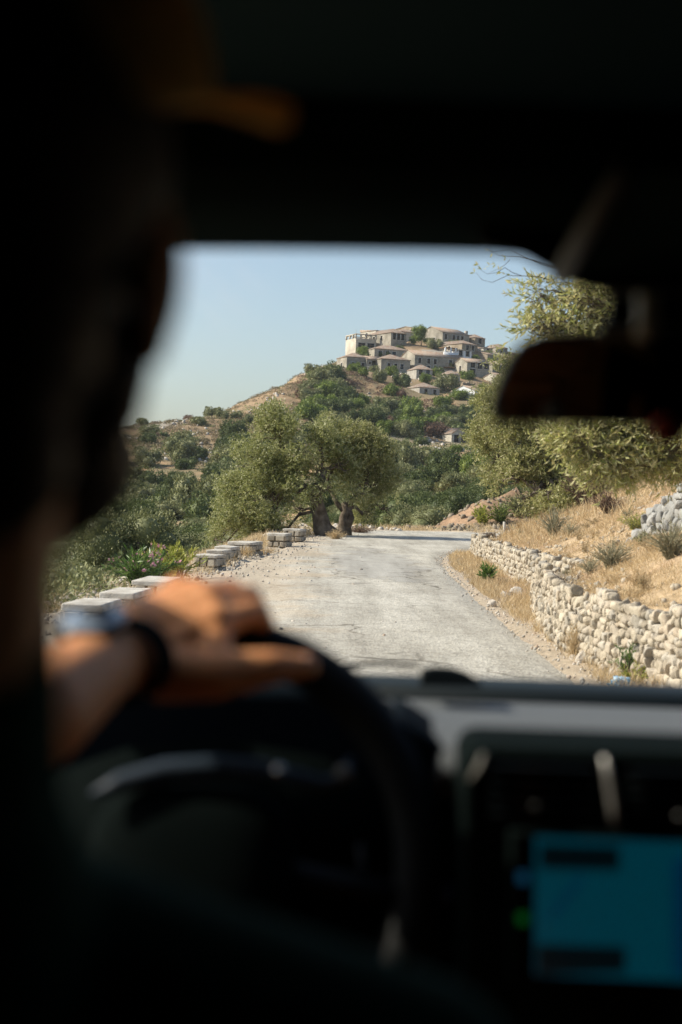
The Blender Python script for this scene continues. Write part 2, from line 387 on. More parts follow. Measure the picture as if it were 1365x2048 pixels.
def G(x, y):
    x = np.atleast_1d(np.asarray(x, float)); y = np.atleast_1d(np.asarray(y, float))
    ins = inside(x, y); dR = segdist(x, y, REd[::3]); dL = segdist(x, y, LEd[::3])
    n1 = fbm(x*.9, y*.9, 4); n2 = fbm(x*3.1, y*3.1, 3)
    right = (dR < dL) & ~ins
    xw = wall_x(y); db = x - xw
    S = np.where(y < 31, sstep(.02, .16, db), sstep(.5, 2.6, dR))
    S = np.where((y >= 16.6) & (y < 18), sstep(.0, .35, db), S)
    hgt = .38 + .19*sstep(18, 9, y)
    bank = hgt + .06*np.clip(db, 0, .45) + .50*np.clip(db - .4, 0, 2.6) + .22*np.clip(db - 3.0, 0, 14) + .05*n1*np.clip(db, 0, 1.5)
    verge = .03*sstep(.1, 1.2, dR) + .02*n2*sstep(0, .4, dR)
    zr = verge*(1-S) + bank*S
    u = np.clip(dL - 1.15, 0, 30)
    zl = -.62*u + .12*n1*np.clip(u, 0, 1.5) + .02*n2*sstep(0, .4, dL)
    zl = np.where(y > 50, -.10*np.clip(dL-3, 0, 30) + .05*n1, zl) * 1.0
    zl = np.where((y > 40) & (y <= 50), zl*(1-sstep(40,50,y)) + (-.10*np.clip(dL-3,0,30))*sstep(40,50,y) - .25*sstep(2.5,6,-x)*0, zl)
    b = P(1010, 1040, 62); zl = zl + 2.1*np.exp(-(np.where(x < b.x, (x-b.x)/2.6, (x-b.x)/9))**2 - ((y-63)/4.0)**2)*(1+.16*n1+.10*n2)
    zl = zl + .30*np.exp(-((x+.4)/3.2)**2 - ((y-44)/3.2)**2)*sstep(.2, 1.4, dL)
    z = np.where(right, zr, zl); z = np.where(ins, -.03, z)
    w_ = sstep(60, 84, y)
    hl = hill(x, y) + .55*fbm(x*.12, y*.12, 4)*sstep(60, 140, y)
    return z*(1-w_) + hl*w_
def axis(segs):
    a = []
    for lo, hi, st in segs: a += list(np.arange(lo, hi, st))
    return np.array(a)
def grow(a, end, st, f=1.12):
    r = []; x = a
    while x < end: x += st; st *= f; r.append(x)
    return r
ys = axis([(-30,2,1.2),(2,8,.3),(8,20,.13),(20,36,.2),(36,64,.4),(64,130,1.5),(130,480,3)]); ys = np.concatenate([ys, [480], grow(480, 2600, 4)])
xp = axis([(0,5,.09),(5,9,.25),(9,20,.7)]); xp = np.concatenate([xp, [20], 20 + np.array(grow(0, 110, 1.5, 1.01)), ]); xp = np.concatenate([xp, grow(xp[-1], 2600, 4, 1.15)])
xn = axis([(.15,3.5,.15),(3.5,8,.3),(8,20,.8)]); xn = np.concatenate([xn, [20], 20 + np.array(grow(0, 90, 1.5, 1.01))]); xn = np.concatenate([xn, grow(xn[-1], 2600, 4, 1.15)])
xs = np.concatenate([-xn[::-1], xp])
XX, YY = np.meshgrid(xs, ys); ZZ = G(XX.ravel(), YY.ravel())
nx, ny = len(xs), len(ys)
ii = (np.arange(ny-1)[:,None]*nx + np.arange(nx-1)[None]).ravel()
F = np.stack([ii, ii+1, ii+nx+1, ii+nx], 1)
xf, yf, zf = XX.ravel(), YY.ravel(), ZZ
gm = MB(); gm.add(np.stack([xf, yf, zf], 1), F)

# from here on read heights off the finished sheet
ZG = ZZ.reshape(ny, nx)
def G(x, y):
    x = np.atleast_1d(np.asarray(x, float)); y = np.atleast_1d(np.asarray(y, float))
    i = np.clip(np.searchsorted(xs, x)-1, 0, nx-2); j = np.clip(np.searchsorted(ys, y)-1, 0, ny-2)
    fx = np.clip((x-xs[i])/(xs[i+1]-xs[i]), 0, 1); fy = np.clip((y-ys[j])/(ys[j+1]-ys[j]), 0, 1)
    return (ZG[j,i]*(1-fx)+ZG[j,i+1]*fx)*(1-fy) + (ZG[j+1,i]*(1-fx)+ZG[j+1,i+1]*fx)*fy

# ground colour (albedo by what lies there: straw, gravel, bare earth, scree)
def ground_albedo(x, y, z):
    n1 = fbm(x*.8+3, y*.8, 4)[:,None]; n2 = fbm(x*.05, y*.05+7, 5)[:,None]; n3 = fbm(x*.35+11, y*.35, 4)[:,None]
    dR = segdist(x, y, REd[::3])[:,None]; dL = segdist(x, y, LEd[::3])[:,None]
    straw = np.array([.42,.315,.20]); earth = np.array([.40,.29,.20]); grav = np.array([.42,.365,.29]); dust = np.array([.50,.43,.33])
    a = straw*(1-sstep(-.1,.6,n1)) + earth*sstep(-.1,.6,n1)
    leftside = (dL < dR)
    gl = grav*(1-sstep(-.3,.5,n1)) + dust*sstep(-.3,.5,n1)
    k = sstep(2.0, 3.2, dL)*leftside; a = a*(1-k) + np.array([.13,.135,.07])*(1+.35*n1)*k
    k = sstep(2.6, 1.2, dL)*leftside; a = a*(1-k) + gl*k
    k = sstep(.55, .1, dR)*(~leftside)*(.7); a = a*(1-k) + grav*.9*k
    red = np.array([.27,.18,.115]); k = sstep(56, 59, y)[:,None]; a = a*(1-k) + red*(1+.3*n1)*k
    px = 682 + FPX*x/np.maximum(y, 1)
    dry = np.array([.33,.235,.145]); gry = np.array([.36,.33,.28]); dk = np.array([.20,.165,.095]); org = np.array([.42,.28,.16])
    h = dry*(1-sstep(.25,.6,n2)) + gry*sstep(.25,.6,n2)
    h = h*(1-.35*sstep(-.2,.5,n3)) 
    dense = (sstep(300, 215, y)[:,None]*(x < 5)[:,None] + (x >= -8)[:,None]*sstep(395,370,y)[:,None]*.7)
    dense = np.clip(dense, 0, 1)
    lo = dk*(1-sstep(.1,.5,n3)) + org*sstep(.1,.5,n3)
    h = h*(1-dense) + lo*dense
    k = sstep(70, 95, y)[:,None]
    return np.clip(a*(1-k) + h*k, .02, .9)
ALB = ground_albedo(xf, yf, zf)
def vcol_material(name, bscale, bump, fine=.35):
    m = bpy.data.materials.new(name); m.use_nodes = True; N = m.node_tree.nodes; L = m.node_tree.links; b = N['Principled BSDF']
    at = N.new('ShaderNodeAttribute'); at.attribute_name = 'tone'
    tc = N.new('ShaderNodeTexCoord'); n = N.new('ShaderNodeTexNoise'); n.inputs['Scale'].default_value = bscale; n.inputs['Detail'].default_value = 10; n.inputs['Roughness'].default_value = .7
    L.new(tc.outputs['Object'], n.inputs[0])
    mr = N.new('ShaderNodeMapRange'); mr.inputs[1].default_value = .3; mr.inputs[2].default_value = .7; mr.inputs[3].default_value = 1-fine; mr.inputs[4].default_value = 1+fine
    L.new(n.outputs[0], mr.inputs[0]); cr = N.new('ShaderNodeCombineColor'); [L.new(mr.outputs[0], cr.inputs[k]) for k in range(3)]
    mx = N.new('ShaderNodeMix'); mx.data_type = 'RGBA'; mx.blend_type = 'MULTIPLY'; mx.inputs[0].default_value = 1
    L.new(at.outputs['Color'], mx.inputs[6]); L.new(cr.outputs[0], mx.inputs[7]); L.new(mx.outputs[2], b.inputs[0])
    b.inputs['Roughness'].default_value = .95; b.inputs['Specular IOR Level'].default_value = .1
    bp = N.new('ShaderNodeBump'); bp.inputs['Strength'].default_value = bump; bp.inputs['Distance'].default_value = .03
    L.new(n.outputs[0], bp.inputs['Height']); L.new(bp.outputs[0], b.inputs['Normal']); return m
M['ground'] = vcol_material('earth_and_straw', 9, .8)
ground = gm.build('ground', M['ground'], smooth=True, kind='structure')
ca = ground.data.color_attributes.new('tone', 'FLOAT_COLOR', 'POINT')
ca.data.foreach_set('color', np.concatenate([ALB, np.ones((len(ALB),1))], 1).astype(np.float32).ravel())

# road: a sheet with ragged edges; worn chip seal with a bare patch and cracks
nr = 700
Rr = resample(RIGHT, nr, 14); Lr = resample(LEFT, nr, 14)
ca_ = np.linspace(0, 1, 22); V = []
t_ = np.arange(nr)
rag = .07*fbm(t_*.9, t_*0+3, 3) + .05*fbm(t_*.23, t_*0+8, 3); rag2 = .16*fbm(t_*.5, t_*0+31, 3) + .3*fbm(t_*.1, t_*0+40, 2)
for j, c in enumerate(ca_):
    q = Rr*(1-c) + Lr*c
    if j == 0: q = q + (Rr-Lr)/np.linalg.norm(Rr-Lr, axis=1)[:,None]*rag[:,None]
    if j == len(ca_)-1: q = q + (Lr-Rr)/np.linalg.norm(Rr-Lr, axis=1)[:,None]*rag2[:,None]
    z = .012 + .03*(1-(2*c-1)**2) + .006*fbm(q[:,0], q[:,1], 2)
    if j in (0, len(ca_)-1): z = z*0 - .035
    V.append(np.concatenate([q, z[:,None]], 1))
V = np.stack(V, 1).reshape(-1, 3); nc = len(ca_)
ii = (np.arange(nr-1)[:,None]*nc + np.arange(nc-1)[None]).ravel(); F = np.stack([ii, ii+nc, ii+nc+1, ii+1], 1)
m = bpy.data.materials.new('worn_asphalt'); m.use_nodes = True; N = m.node_tree.nodes; L = m.node_tree.links; b = N['Principled BSDF']
tc = N.new('ShaderNodeTexCoord')
def nz(scale, detail=6, rough=.6, vec=None):
    n = N.new('ShaderNodeTexNoise'); n.inputs['Scale'].default_value = scale; n.inputs['Detail'].default_value = detail; n.inputs['Roughness'].default_value = rough
    L.new(vec or tc.outputs['Object'], n.inputs[0]); return n.outputs[0]
def ramp(src, stops):
    r = N.new('ShaderNodeValToRGB'); e = r.color_ramp.elements
    e[0].position = stops[0][0]; e[0].color = (*stops[0][1], 1); e[1].position = stops[-1][0]; e[1].color = (*stops[-1][1], 1)
    for p_, c_ in stops[1:-1]: q = e.new(p_); q.color = (*c_, 1)
    L.new(src, r.inputs[0]); return r.outputs[0]
def mixc(a, b_, f, mode='MIX'):
    x = N.new('ShaderNodeMix'); x.data_type = 'RGBA'; x.blend_type = mode
    for s_, v_ in ((0, f), (6, a), (7, b_)):
        if hasattr(v_, 'links') or hasattr(v_, 'node'): L.new(v_, x.inputs[s_])
        elif isinstance(v_, tuple): x.inputs[s_].default_value = (*v_, 1)
        else: x.inputs[s_].default_value = v_
    return x.outputs[2]
big = ramp(nz(.45, 5), [(.35, (.40,.375,.325)), (.62, (.50,.475,.42))])
v = N.new('ShaderNodeTexVoronoi'); v.inputs['Scale'].default_value = 42; L.new(tc.outputs['Object'], v.inputs['Vector'])
chip = ramp(v.outputs['Color'], [(.0, (.45,.43,.40)), (.35, (.9,.9,.9)), (1., (1.25,1.25,1.22))])
col = mixc(big, chip, .8, 'MULTIPLY')
fine = ramp(nz(14, 8, .75), [(.38, (.62,.62,.6)), (.5, (1,1,1)), (.7, (1.15,1.15,1.13))])
col = mixc(col, fine, .8, 'MULTIPLY')
# bare smooth patches: shape from distance to fixed places warped by noise
sep = N.new('ShaderNodeSeparateXYZ'); L.new(tc.outputs['Object'], sep.inputs[0])
def blob(cx, cy, rx, ry, amt=.55):
    def ma(op, a, b_=None):
        q = N.new('ShaderNodeMath'); q.operation = op
        for k, v_ in enumerate((a, b_)):
            if v_ is None: continue
            if isinstance(v_, (int, float)): q.inputs[k].default_value = v_
            else: L.new(v_, q.inputs[k])
        return q.outputs[0]
    dx = ma('DIVIDE', ma('SUBTRACT', sep.outputs[0], cx), rx); dy = ma('DIVIDE', ma('SUBTRACT', sep.outputs[1], cy), ry)
    d = ma('SQRT', ma('ADD', ma('MULTIPLY', dx, dx), ma('MULTIPLY', dy, dy)))
    d = ma('ADD', d, ma('MULTIPLY', ma('SUBTRACT', nz(.8, 8, .7), .5), 2.6))
    return d
pt = GP(750, 1128)
bd = blob(pt.x, pt.y, .95, 6.5)
patch = ramp(bd, [(.80, (.36,.345,.31)), (.86, (.25,.235,.21)), (.92, (1,1,1))])
isin = ramp(bd, [(.84, (1,1,1)), (.93, (0,0,0))])
col = mixc(col, mixc((.385,.37,.335), fine, .45, 'MULTIPLY'), isin)
edge = ramp(bd, [(.80, (1,1,1)), (.88, (.7,.68,.65)), (.97, (1,1,1))]); col = mixc(col, edge, 1., 'MULTIPLY')
# cracks
vc = N.new('ShaderNodeTexVoronoi'); vc.feature = 'DISTANCE_TO_EDGE'; vc.inputs['Scale'].default_value = .55
nv = N.new('ShaderNodeTexNoise'); nv.inputs['Scale'].default_value = 1.6; nv.inputs['Detail'].default_value = 6; L.new(tc.outputs['Object'], nv.inputs[0])
vm = N.new('ShaderNodeVectorMath'); vm.operation = 'MULTIPLY_ADD'; vm.inputs[1].default_value = (.9,.9,0); L.new(nv.outputs['Color'], vm.inputs[0]); L.new(tc.outputs['Object'], vm.inputs[2])
L.new(vm.outputs[0], vc.inputs['Vector'])
crk = ramp(vc.outputs['Distance'], [(.0, (.35,.33,.3)), (.006, (.45,.43,.4)), (.014, (1,1,1))])
ckm = ramp(nz(.28, 3), [(.48, (0,0,0)), (.56, (1,1,1))])
col = mixc(col, mixc(col, crk, 1., 'MULTIPLY'), ckm)
# dust drifted in from the left shoulder
mr = N.new('ShaderNodeMapRange'); mr.inputs[1].default_value = .9; mr.inputs[2].default_value = -1.5; mr.inputs[3].default_value = 0; mr.inputs[4].default_value = 1
L.new(sep.outputs[0], mr.inputs[0])
mm = N.new('ShaderNodeMath'); mm.operation = 'MULTIPLY_ADD'; mm.inputs[1].default_value = 1.6; L.new(nz(.7, 6, .7), mm.inputs[0]); 
ms = N.new('ShaderNodeMath'); ms.operation = 'SUBTRACT'; ms.inputs[1].default_value = 1.0; L.new(mr.outputs[0], ms.inputs[0]); L.new(ms.outputs[0], mm.inputs[2])
dustm = ramp(mm.outputs[0], [(.25, (0,0,0)), (.5, (.85,.85,.85))])
dcol = mixc((.47,.395,.30), chip, .75, 'MULTIPLY')
col = mixc(col, dcol, dustm)
# wheel tracks and old stains stretched along the lane
mpp = N.new('ShaderNodeMapping'); mpp.inputs['Scale'].default_value = (1.5, .12, 1); L.new(tc.outputs['Object'], mpp.inputs[0])
trk = ramp(nz(1.3, 6, .6, mpp.outputs[0]), [(.38, (.80,.79,.77)), (.6, (1.08,1.08,1.07))]); col = mixc(col, trk, 1., 'MULTIPLY')
stn = ramp(nz(.9, 7, .7), [(.30, (.68,.66,.63)), (.42, (1,1,1))]); col = mixc(col, stn, .8, 'MULTIPLY')
L.new(col, b.inputs[0]); b.inputs['Roughness'].default_value = .85; b.inputs['Specular IOR Level'].default_value = .3
bp = N.new('ShaderNodeBump'); bp.inputs['Strength'].default_value = .55; bp.inputs['Distance'].default_value = .012; L.new(v.outputs['Distance'], bp.inputs['Height']); L.new(bp.outputs[0], b.inputs['Normal'])
rm = MB(); rm.add(V, F); road = rm.build('road', m, smooth=True, kind='structure')

# ------------------------------------------------------------------ dry stone walls
def stone_wall(path, h0, h1, stone, label, material, base_z=None, sub=2, batter=.12, thick=.32, name='dry_stone_wall'):
    pts, s = arc(path); Ltot = s[-1]
    o = thing(name, (float(pts[len(pts)//2,0]), float(pts[len(pts)//2,1]), 0), label, 'wall')
    def at(t):
        p = np.array([np.interp(t, s, pts[:,0]), np.interp(t, s, pts[:,1])]); e = .05
        q = np.array([np.interp(t+e, s, pts[:,0]), np.interp(t+e, s, pts[:,1])]); r = np.array([np.interp(t-e, s, pts[:,0]), np.interp(t-e, s, pts[:,1])])
        d = (q-r)/max(np.linalg.norm(q-r), 1e-6); return p, d
    pos = []; size = []; rots = []
    z = 0.0; row = 0
    hmax = max(h0, h1) + .04
    while z < hmax:
        rh = stone*rng.uniform(.7, 1.25)
        t = rng.uniform(0, stone)
        while t < Ltot:
            l = stone*rng.choice([.5,.8,1.1,1.6,2.1], p=[.2,.3,.25,.17,.08])*rng.uniform(.85,1.15); p, d = at(min(t + l/2, Ltot)); n = np.array([-d[1], d[0]])  # left of the path = towards the road
            hh = h0 + (h1-h0)*t/Ltot + .06*fbm(np.array([t*1.3]), np.array([row*0+5.]), 2)[0]
            bz = 0 if base_z is None else base_z(p[0], p[1])
            if z < hh:
                sag = rng.normal(0, stone*.08)
                c = p - n*(-1)*0 + n*(-(z*batter)) + n*rng.normal(0, stone*.15)
                pos.append([c[0], c[1], bz + z + rh/2 + sag]); size.append([l/2*1.06, stone*rng.uniform(.5,.8), rh/2*rng.uniform(.95,1.2)])
                a = math.atan2(d[1], d[0]); tl = rng.normal(0, .28); ca2, sa2 = math.cos(a), math.sin(a); ct, st = math.cos(tl), math.sin(tl)
                Rz = np.array([[ca2,-sa2,0],[sa2,ca2,0],[0,0,1]]); Ry = np.array([[ct,0,st],[0,1,0],[-st,0,ct]]); tw = rng.normal(0,.15)
                Rx = np.array([[1,0,0],[0,math.cos(tw),-math.sin(tw)],[0,math.sin(tw),math.cos(tw)]]); rots.append(Rz@Ry@Rx)
            t += l
        z += rh*.86; row += 1
    # loose top layer behind the face
    for _ in range(int(Ltot*9)):
        t = rng.uniform(0, Ltot); p, d = at(t); n = np.array([-d[1], d[0]]); hh = h0 + (h1-h0)*t/Ltot; bz = 0 if base_z is None else base_z(p[0], p[1])
        c = p - n*rng.uniform(.05, .6); pos.append([c[0], c[1], bz + hh + rng.uniform(-.05,.03)]); sz = stone*rng.uniform(.2,.55); size.append([sz, sz*.8, sz*.55]); rots.append(randrot(1)[0])
    mb = MB(); scatter_stones(mb, np.array(pos), np.array(size), sub, np.array(rots), blocky=.34)
    mb.build('stones', material, o)
    # packed earth and rubble between the stones
    cb = MB(); Vc = []; n_ = 60
    for k in range(n_):
        t = Ltot*k/(n_-1); p, d = at(t); n = np.array([-d[1], d[0]]); hh = h0 + (h1-h0)*k/(n_-1); bz = 0 if base_z is None else base_z(p[0], p[1])
        f0 = p - n*.02; f1 = p - n*(.02 + hh*batter + .03); bk = p - n*(thick+.25)
        Vc += [(f0[0],f0[1],bz-.25),(f1[0],f1[1],bz+hh-.03),(bk[0],bk[1],bz+hh-.03),(bk[0],bk[1],bz-.25)]
    Fc = [(4*k+j, 4*k+(j+1)%4, 4*k+4+(j+1)%4, 4*k+4+j) for k in range(n_-1) for j in range(4)] + [(0,1,2,3), (4*n_-1,4*n_-2,4*n_-3,4*n_-4)]
    cb.add(Vc, Fc).build('rubble_core', 'mortar', o)
    return o
stone_wall(WALL_NEAR, .57, .47, .080, 'low cream dry stone retaining wall nearest the car on the right verge', 'stone_cream', sub=2)
stone_wall(WALL_FAR[::1], .48, .40, .09, 'cream dry stone wall curving round the inside of the far bend', 'stone_cream', sub=1)
tb = [tuple(P(1262,1045,19.2)[:2]), tuple(P(1300,1050,18.2)[:2]), tuple(P(1365,1060,17.0)[:2]), tuple(P(1480,1060,15.6)[:2]), tuple(P(1700,1060,13.6)[:2])]
tpath = resample(tb[::-1], 40, 2)
stone_wall(tpath, .78, .36, .13, 'grey dry stone terrace wall higher on the straw covered bank', 'stone_grey',
           base_z=lambda x, y: float(G(x, y)[0]) - .08, sub=2, thick=.3)

# ------------------------------------------------------------------ stone bollards along the drop
def bollard(px0, px1, ytop, d, label, depth=.42, h=.40, turn=-13):
    zt = P((px0+px1)/2, ytop, d).z
    a = P(px0, ytop, d); b_ = P(px1, ytop, d); wd = b_.x - a.x; cx = (a.x+b_.x)/2; cy = d + depth/2
    z0 = zt - h
    o = thing('stone_bollard', (cx, cy, z0), label, 'bollard', 'stone bollards along the valley edge of the road')
    core = MB().box((cx, cy, z0 + (h-.05)/2 - .15), (wd-.05, depth-.05, h-.05+.3), taper=.97); core.build('mortar_core', 'mortar', o)
    pos = []; size = []; rows = 2 if h < .5 else 3
    rh = (h-.05)/rows
    for face in range(4):
        L_ = wd if face % 2 == 0 else depth
        for r_ in range(rows):
            k = max(2, int(round(L_/rng.uniform(.13,.19)))); cuts = np.sort(np.concatenate([[0, L_], (np.arange(1,k)/k*L_ + rng.normal(0,.02,k-1))]))
            for u0, u1 in zip(cuts[:-1], cuts[1:]):
                u = (u0+u1)/2 - L_/2; hz = z0 + rh*(r_+.5)
                e = .015
                if face == 0: c = (cx+u, cy-depth/2+.02, hz); s_ = ((u1-u0)/2-e, .045, rh/2-e)
                elif face == 2: c = (cx+u, cy+depth/2-.02, hz); s_ = ((u1-u0)/2-e, .045, rh/2-e)
                elif face == 1: c = (cx+wd/2-.02, cy+u, hz); s_ = (.045, (u1-u0)/2-e, rh/2-e)
                else: c = (cx-wd/2+.02, cy+u, hz); s_ = (.045, (u1-u0)/2-e, rh/2-e)
                pos.append(c); size.append(s_)
    mb = MB()
    for c_, s_ in zip(pos, size): mb.box(c_, np.array(s_)*2, jit=.006)
    mb.build('facing_stones', 'stone_cream', o, bevel=.012)
    MB().box((cx, cy, zt-.03), (wd+.03, depth+.03, .065), jit=.006).build('cap_slab', 'cap_stone', o, bevel=.012)
    o.rotation_euler.z = R(turn if cy > 18 else -5)
    return o
bollard(274, 340, 1162, 16.6, 'third low stone bollard from the left, beside the hand on the wheel', depth=.85, h=.34)
bollard(208, 274, 1186, 14.6, 'second low stone bollard from the left, its flat cap above the watch', depth=.8, h=.36)
bollard(132, 210, 1210, 12.9, 'nearest low stone bollard, half hidden behind the driver', depth=.75, h=.36)
bollard(396, 440, 1110, 23.3, 'square stone bollard at the near end of the close row of four', depth=.5, h=.34)
bollard(421, 452, 1101, 25.0, 'second stone bollard of the close row of four, partly hidden', depth=.5, h=.33)
bollard(437, 469, 1094, 26.6, 'third stone bollard of the close row of four, partly hidden', depth=.5, h=.34)
bollard(465, 512, 1085, 28.6, 'widest stone bollard at the far end of the close row of four', depth=.85, h=.31)
bollard(541, 577, 1067, 33.6, 'stone bollard standing alone before the left olive tree', depth=.6, h=.32)
bollard(572, 606, 1058, 37.0, 'farthest stone bollard, next to the weeds at the olive tree', depth=.6, h=.33)

# ------------------------------------------------------------------ loose stones, rubble, straw
def scatter_on(n, xr, yr, cond, zoff=0.0):
    x = rng.uniform(*xr, n*4); y = rng.uniform(*yr, n*4)
    k = cond(x, y); x, y = x[k][:n], y[k][:n]
    return x, y, G(x, y) + zoff
def strewn(name, label, n, xr, yr, cond, smin, smax, material, pw=2.5, cat='gravel', road_z=0.0):
    x, y, z = scatter_on(n, xr, yr, cond); z = np.maximum(z, np.where(inside(x, y), .03, -9)) + road_z
    s_ = smin + (smax-smin)*rng.random(len(x))**pw
    S_ = np.stack([s_*rng.uniform(.8,1.3,len(x)), s_*rng.uniform(.7,1.1,len(x)), s_*rng.uniform(.5,.9,len(x))], 1)
    mb = MB(); scatter_stones(mb, np.stack([x, y, z + s_*.2], 1), S_, 0, blocky=.8)
    return tag(mb.build(name, material), label, cat, kind='stuff')
lx = lambda y: np.interp(y, LEd[:180,1], LEd[:180,0])
strewn('gravel', 'loose gravel strewn over the left side of the road', 13000, (-4,.6), (8,50),
       lambda x, y: (rng.random(x.shape) < np.exp(-np.clip(x - lx(y), -1.5, 9)*1.3)*(.6+.9*vnoise(x*.8, y*.35)) * (9/np.maximum(y,9))**.5), .004, .028, 'gravel')
strewn('gravel', 'gravel and chips along the right edge of the road', 3000, (1.4,3.2), (8,36),
       lambda x, y: (np.abs(x - np.interp(y, REd[:150,1], REd[:150,0]) - .15) < .42*rng.random(x.shape)**1.5), .003, .018, 'gravel')
strewn('rubble', 'pale stone rubble along the feet of the bollards', 260, (-3.1,-1.6), (17,40),
       lambda x, y: np.abs(x - lx(y) + .25) < .45*rng.random(x.shape)+.1, .012, .05, 'stone_cream')
strewn('rubble', 'heap of rocks and rubble under the two olive trunks', 320, (-2.6,2.2), (44,54),
       lambda x, y: ~inside(x, y), .04, .15, 'rock', 1.5)
strewn('rubble', 'brown rocks lying on the cut earth bank beyond the road', 900, (1,16), (55,66), lambda x, y: ~inside(x, y), .03, .16, 'mortar', 2)
strewn('scree', 'small stones scattered over the dry bank', 3500, (2.4,7), (9,34),
       lambda x, y: (x > wall_x(y)+.25) & (rng.random(x.shape) < .5+.8*vnoise(x*.9, y*.5)), .008, .045, 'stone_cream')
def boulder(p, s_, label, m='rock', name='rock', sq=(1,.8,.7)):
    mb = MB(); z = float(G(p[0], p[1])[0])
    scatter_stones(mb, np.array([[p[0], p[1], z + s_*.35]]), np.array([[s_*sq[0], s_*sq[1], s_*sq[2]]]), 3, blocky=.75)
    return tag(mb.build(name, m, loc=(p[0], p[1], z), smooth=True), label, 'rock')
for (px, py, s_, lb) in [(1230,1345,.055,'rounded grey rock on the verge just left of the blue bag'),(1210,1342,.05,'pale flat rock beside the rounded grey rock at the roadside'),
                     (1165,1318,.06,'tan rock on the right road edge among straw'),(1150,1312,.04,'small brown stone beside the tan rock at the road edge'),
                     (1085,1250,.05,'whitish rock in the dry grass before the near stone wall'),(1035,1188,.09,'brown rock near the foot of the oleander'),
                     (1012,1193,.06,'grey rock lying between the oleander and the brown rock'),(985,1208,.06,'dark flat rock at the road edge below the oleander'),
                     (1258,1352,.05,'pale stone just right of the blue bag')]:
    q = GP(px, py, .03); boulder((q.x, q.y), s_*1.15, lb, 'stone_cream' if 'pale' in lb or 'whitish' in lb else 'rock')
# crumpled blue bag
q = GP(1243, 1372, .03); mb = MB(); v_, f_ = ICO[3]
u = v_*np.array([.085,.06,.045]); nn = fbm(v_[:,0]*4+9, v_[:,1]*4+v_[:,2]*5, 4)[:,None]; u = u*(1+.32*nn)
mb.add(u + np.array([q.x, q.y, .05]), f_); tag(mb.build('plastic_bag', 'plastic_blue', loc=(q.x, q.y, .02), smooth=False), 'crumpled pale blue plastic bag lying at the right verge', 'plastic bag')

def straw(name, label, n, xr, yr, cond, l0, l1, material='dry_grass', lean=.5, wd=.0045):
    x, y, z = scatter_on(n, xr, yr, cond); n = len(x)
    d = rng.normal(0, lean, (n,3)); d[:,2] = 1
    l = rng.uniform(l0, l1, n); mb = MB()
    leaf_quads(mb, np.stack([x, y, z - .01], 1), d, l, wd*np.maximum(1, y/13), bend=.25)
    return tag(mb.build(name, material), label, 'grass', kind='stuff')
clump = lambda x, y, f=1.1: vnoise(x*f*2.1, y*f) + .6*vnoise(x*f*5.3, y*f*3.1)
straw('dry_grass', 'short straw coloured grass covering the bank', 90000, (2.3,9), (8,34), lambda x, y: (x > wall_x(y)+.2) & (clump(x, y) > rng.normal(-.25,.4,x.shape)), .04, .15, lean=.8)
straw('dry_grass', 'thin cropped straw over the bare soil behind the near wall', 36000, (2.3,5.2), (8,20), lambda x, y: (x > wall_x(y)+.15) & (rng.random(x.shape) < .9), .02, .09, lean=.9)
straw('dry_grass', 'dry grass tufts along the foot of the stone walls', 16000, (1.7,3.0), (8,33), lambda x, y: (x < wall_x(y)+.05) & (x > np.interp(y, REd[:150,1], REd[:150,0])+.12) & (clump(x, y, 1.6) > rng.normal(.1,.35,x.shape)), .04, .2, lean=.45)
straw('dry_grass', 'dry grass tufts among the bollards', 9000, (-3.6,-1.7), (14,46), lambda x, y: (x < lx(y)-.05) & (clump(x, y, 1.6) > rng.normal(.25,.3,x.shape)), .05, .22, lean=.45)
straw('dry_grass', 'pale dry grass at the far turn of the road', 9000, (-2.5,9), (36,58), lambda x, y: ~inside(x, y) & (clump(x, y, .7) > rng.normal(.1,.3,x.shape)), .08, .3)
straw('dry_grass', 'tall straw on the slope above the far stone wall', 14000, (3,9), (24,44), lambda x, y: (x > wall_x(y)+.4) & ~inside(x, y) & (clump(x, y, .7) > rng.normal(.0,.3,x.shape)), .1, .36)
# ------------------------------------------------------------------ plants and trees
def limb(mb, a, b, r0, r1, wob=.12, n=6, seg=7):
    a = Vector(a); b = Vector(b); L_ = (b-a).length; pts = []
    for k in range(n+1):
        t = k/n; p = a.lerp(b, t)
        if 0 < k < n: p += Vector(rng.normal(0, wob*L_/n**.5*.5, 3))
        pts.append(p)
    mb.tube(pts, [r0 + (r1-r0)*k/n for k in range(n+1)], seg); return pts
def lobes_points(lobes, n, shell=.45):
    """points inside ellipsoid lobes, denser to the outside"""
    vol = np.array([l[1][0]*l[1][1]*l[1][2]*(l[2] if len(l) > 2 else 1) for l in lobes])**.8; pr = vol/vol.sum()
    k = rng.choice(len(lobes), n, p=pr); c = np.array([tuple(l[0]) for l in lobes])[k]; r = np.array([l[1] for l in lobes])[k]
    d = rng.normal(size=(n,3)); d /= np.linalg.norm(d, axis=1)[:,None]
    rad = rng.random(n)**(shell)
    # lumpy surface
    lump = 1 + .22*np.sin(d[:,0]*5 + k*2.1) * np.sin(d[:,1]*5 + k) + .15*np.sin(d[:,2]*8 + k*1.3)
    return c + d*r*(rad*lump)[:,None], d, k
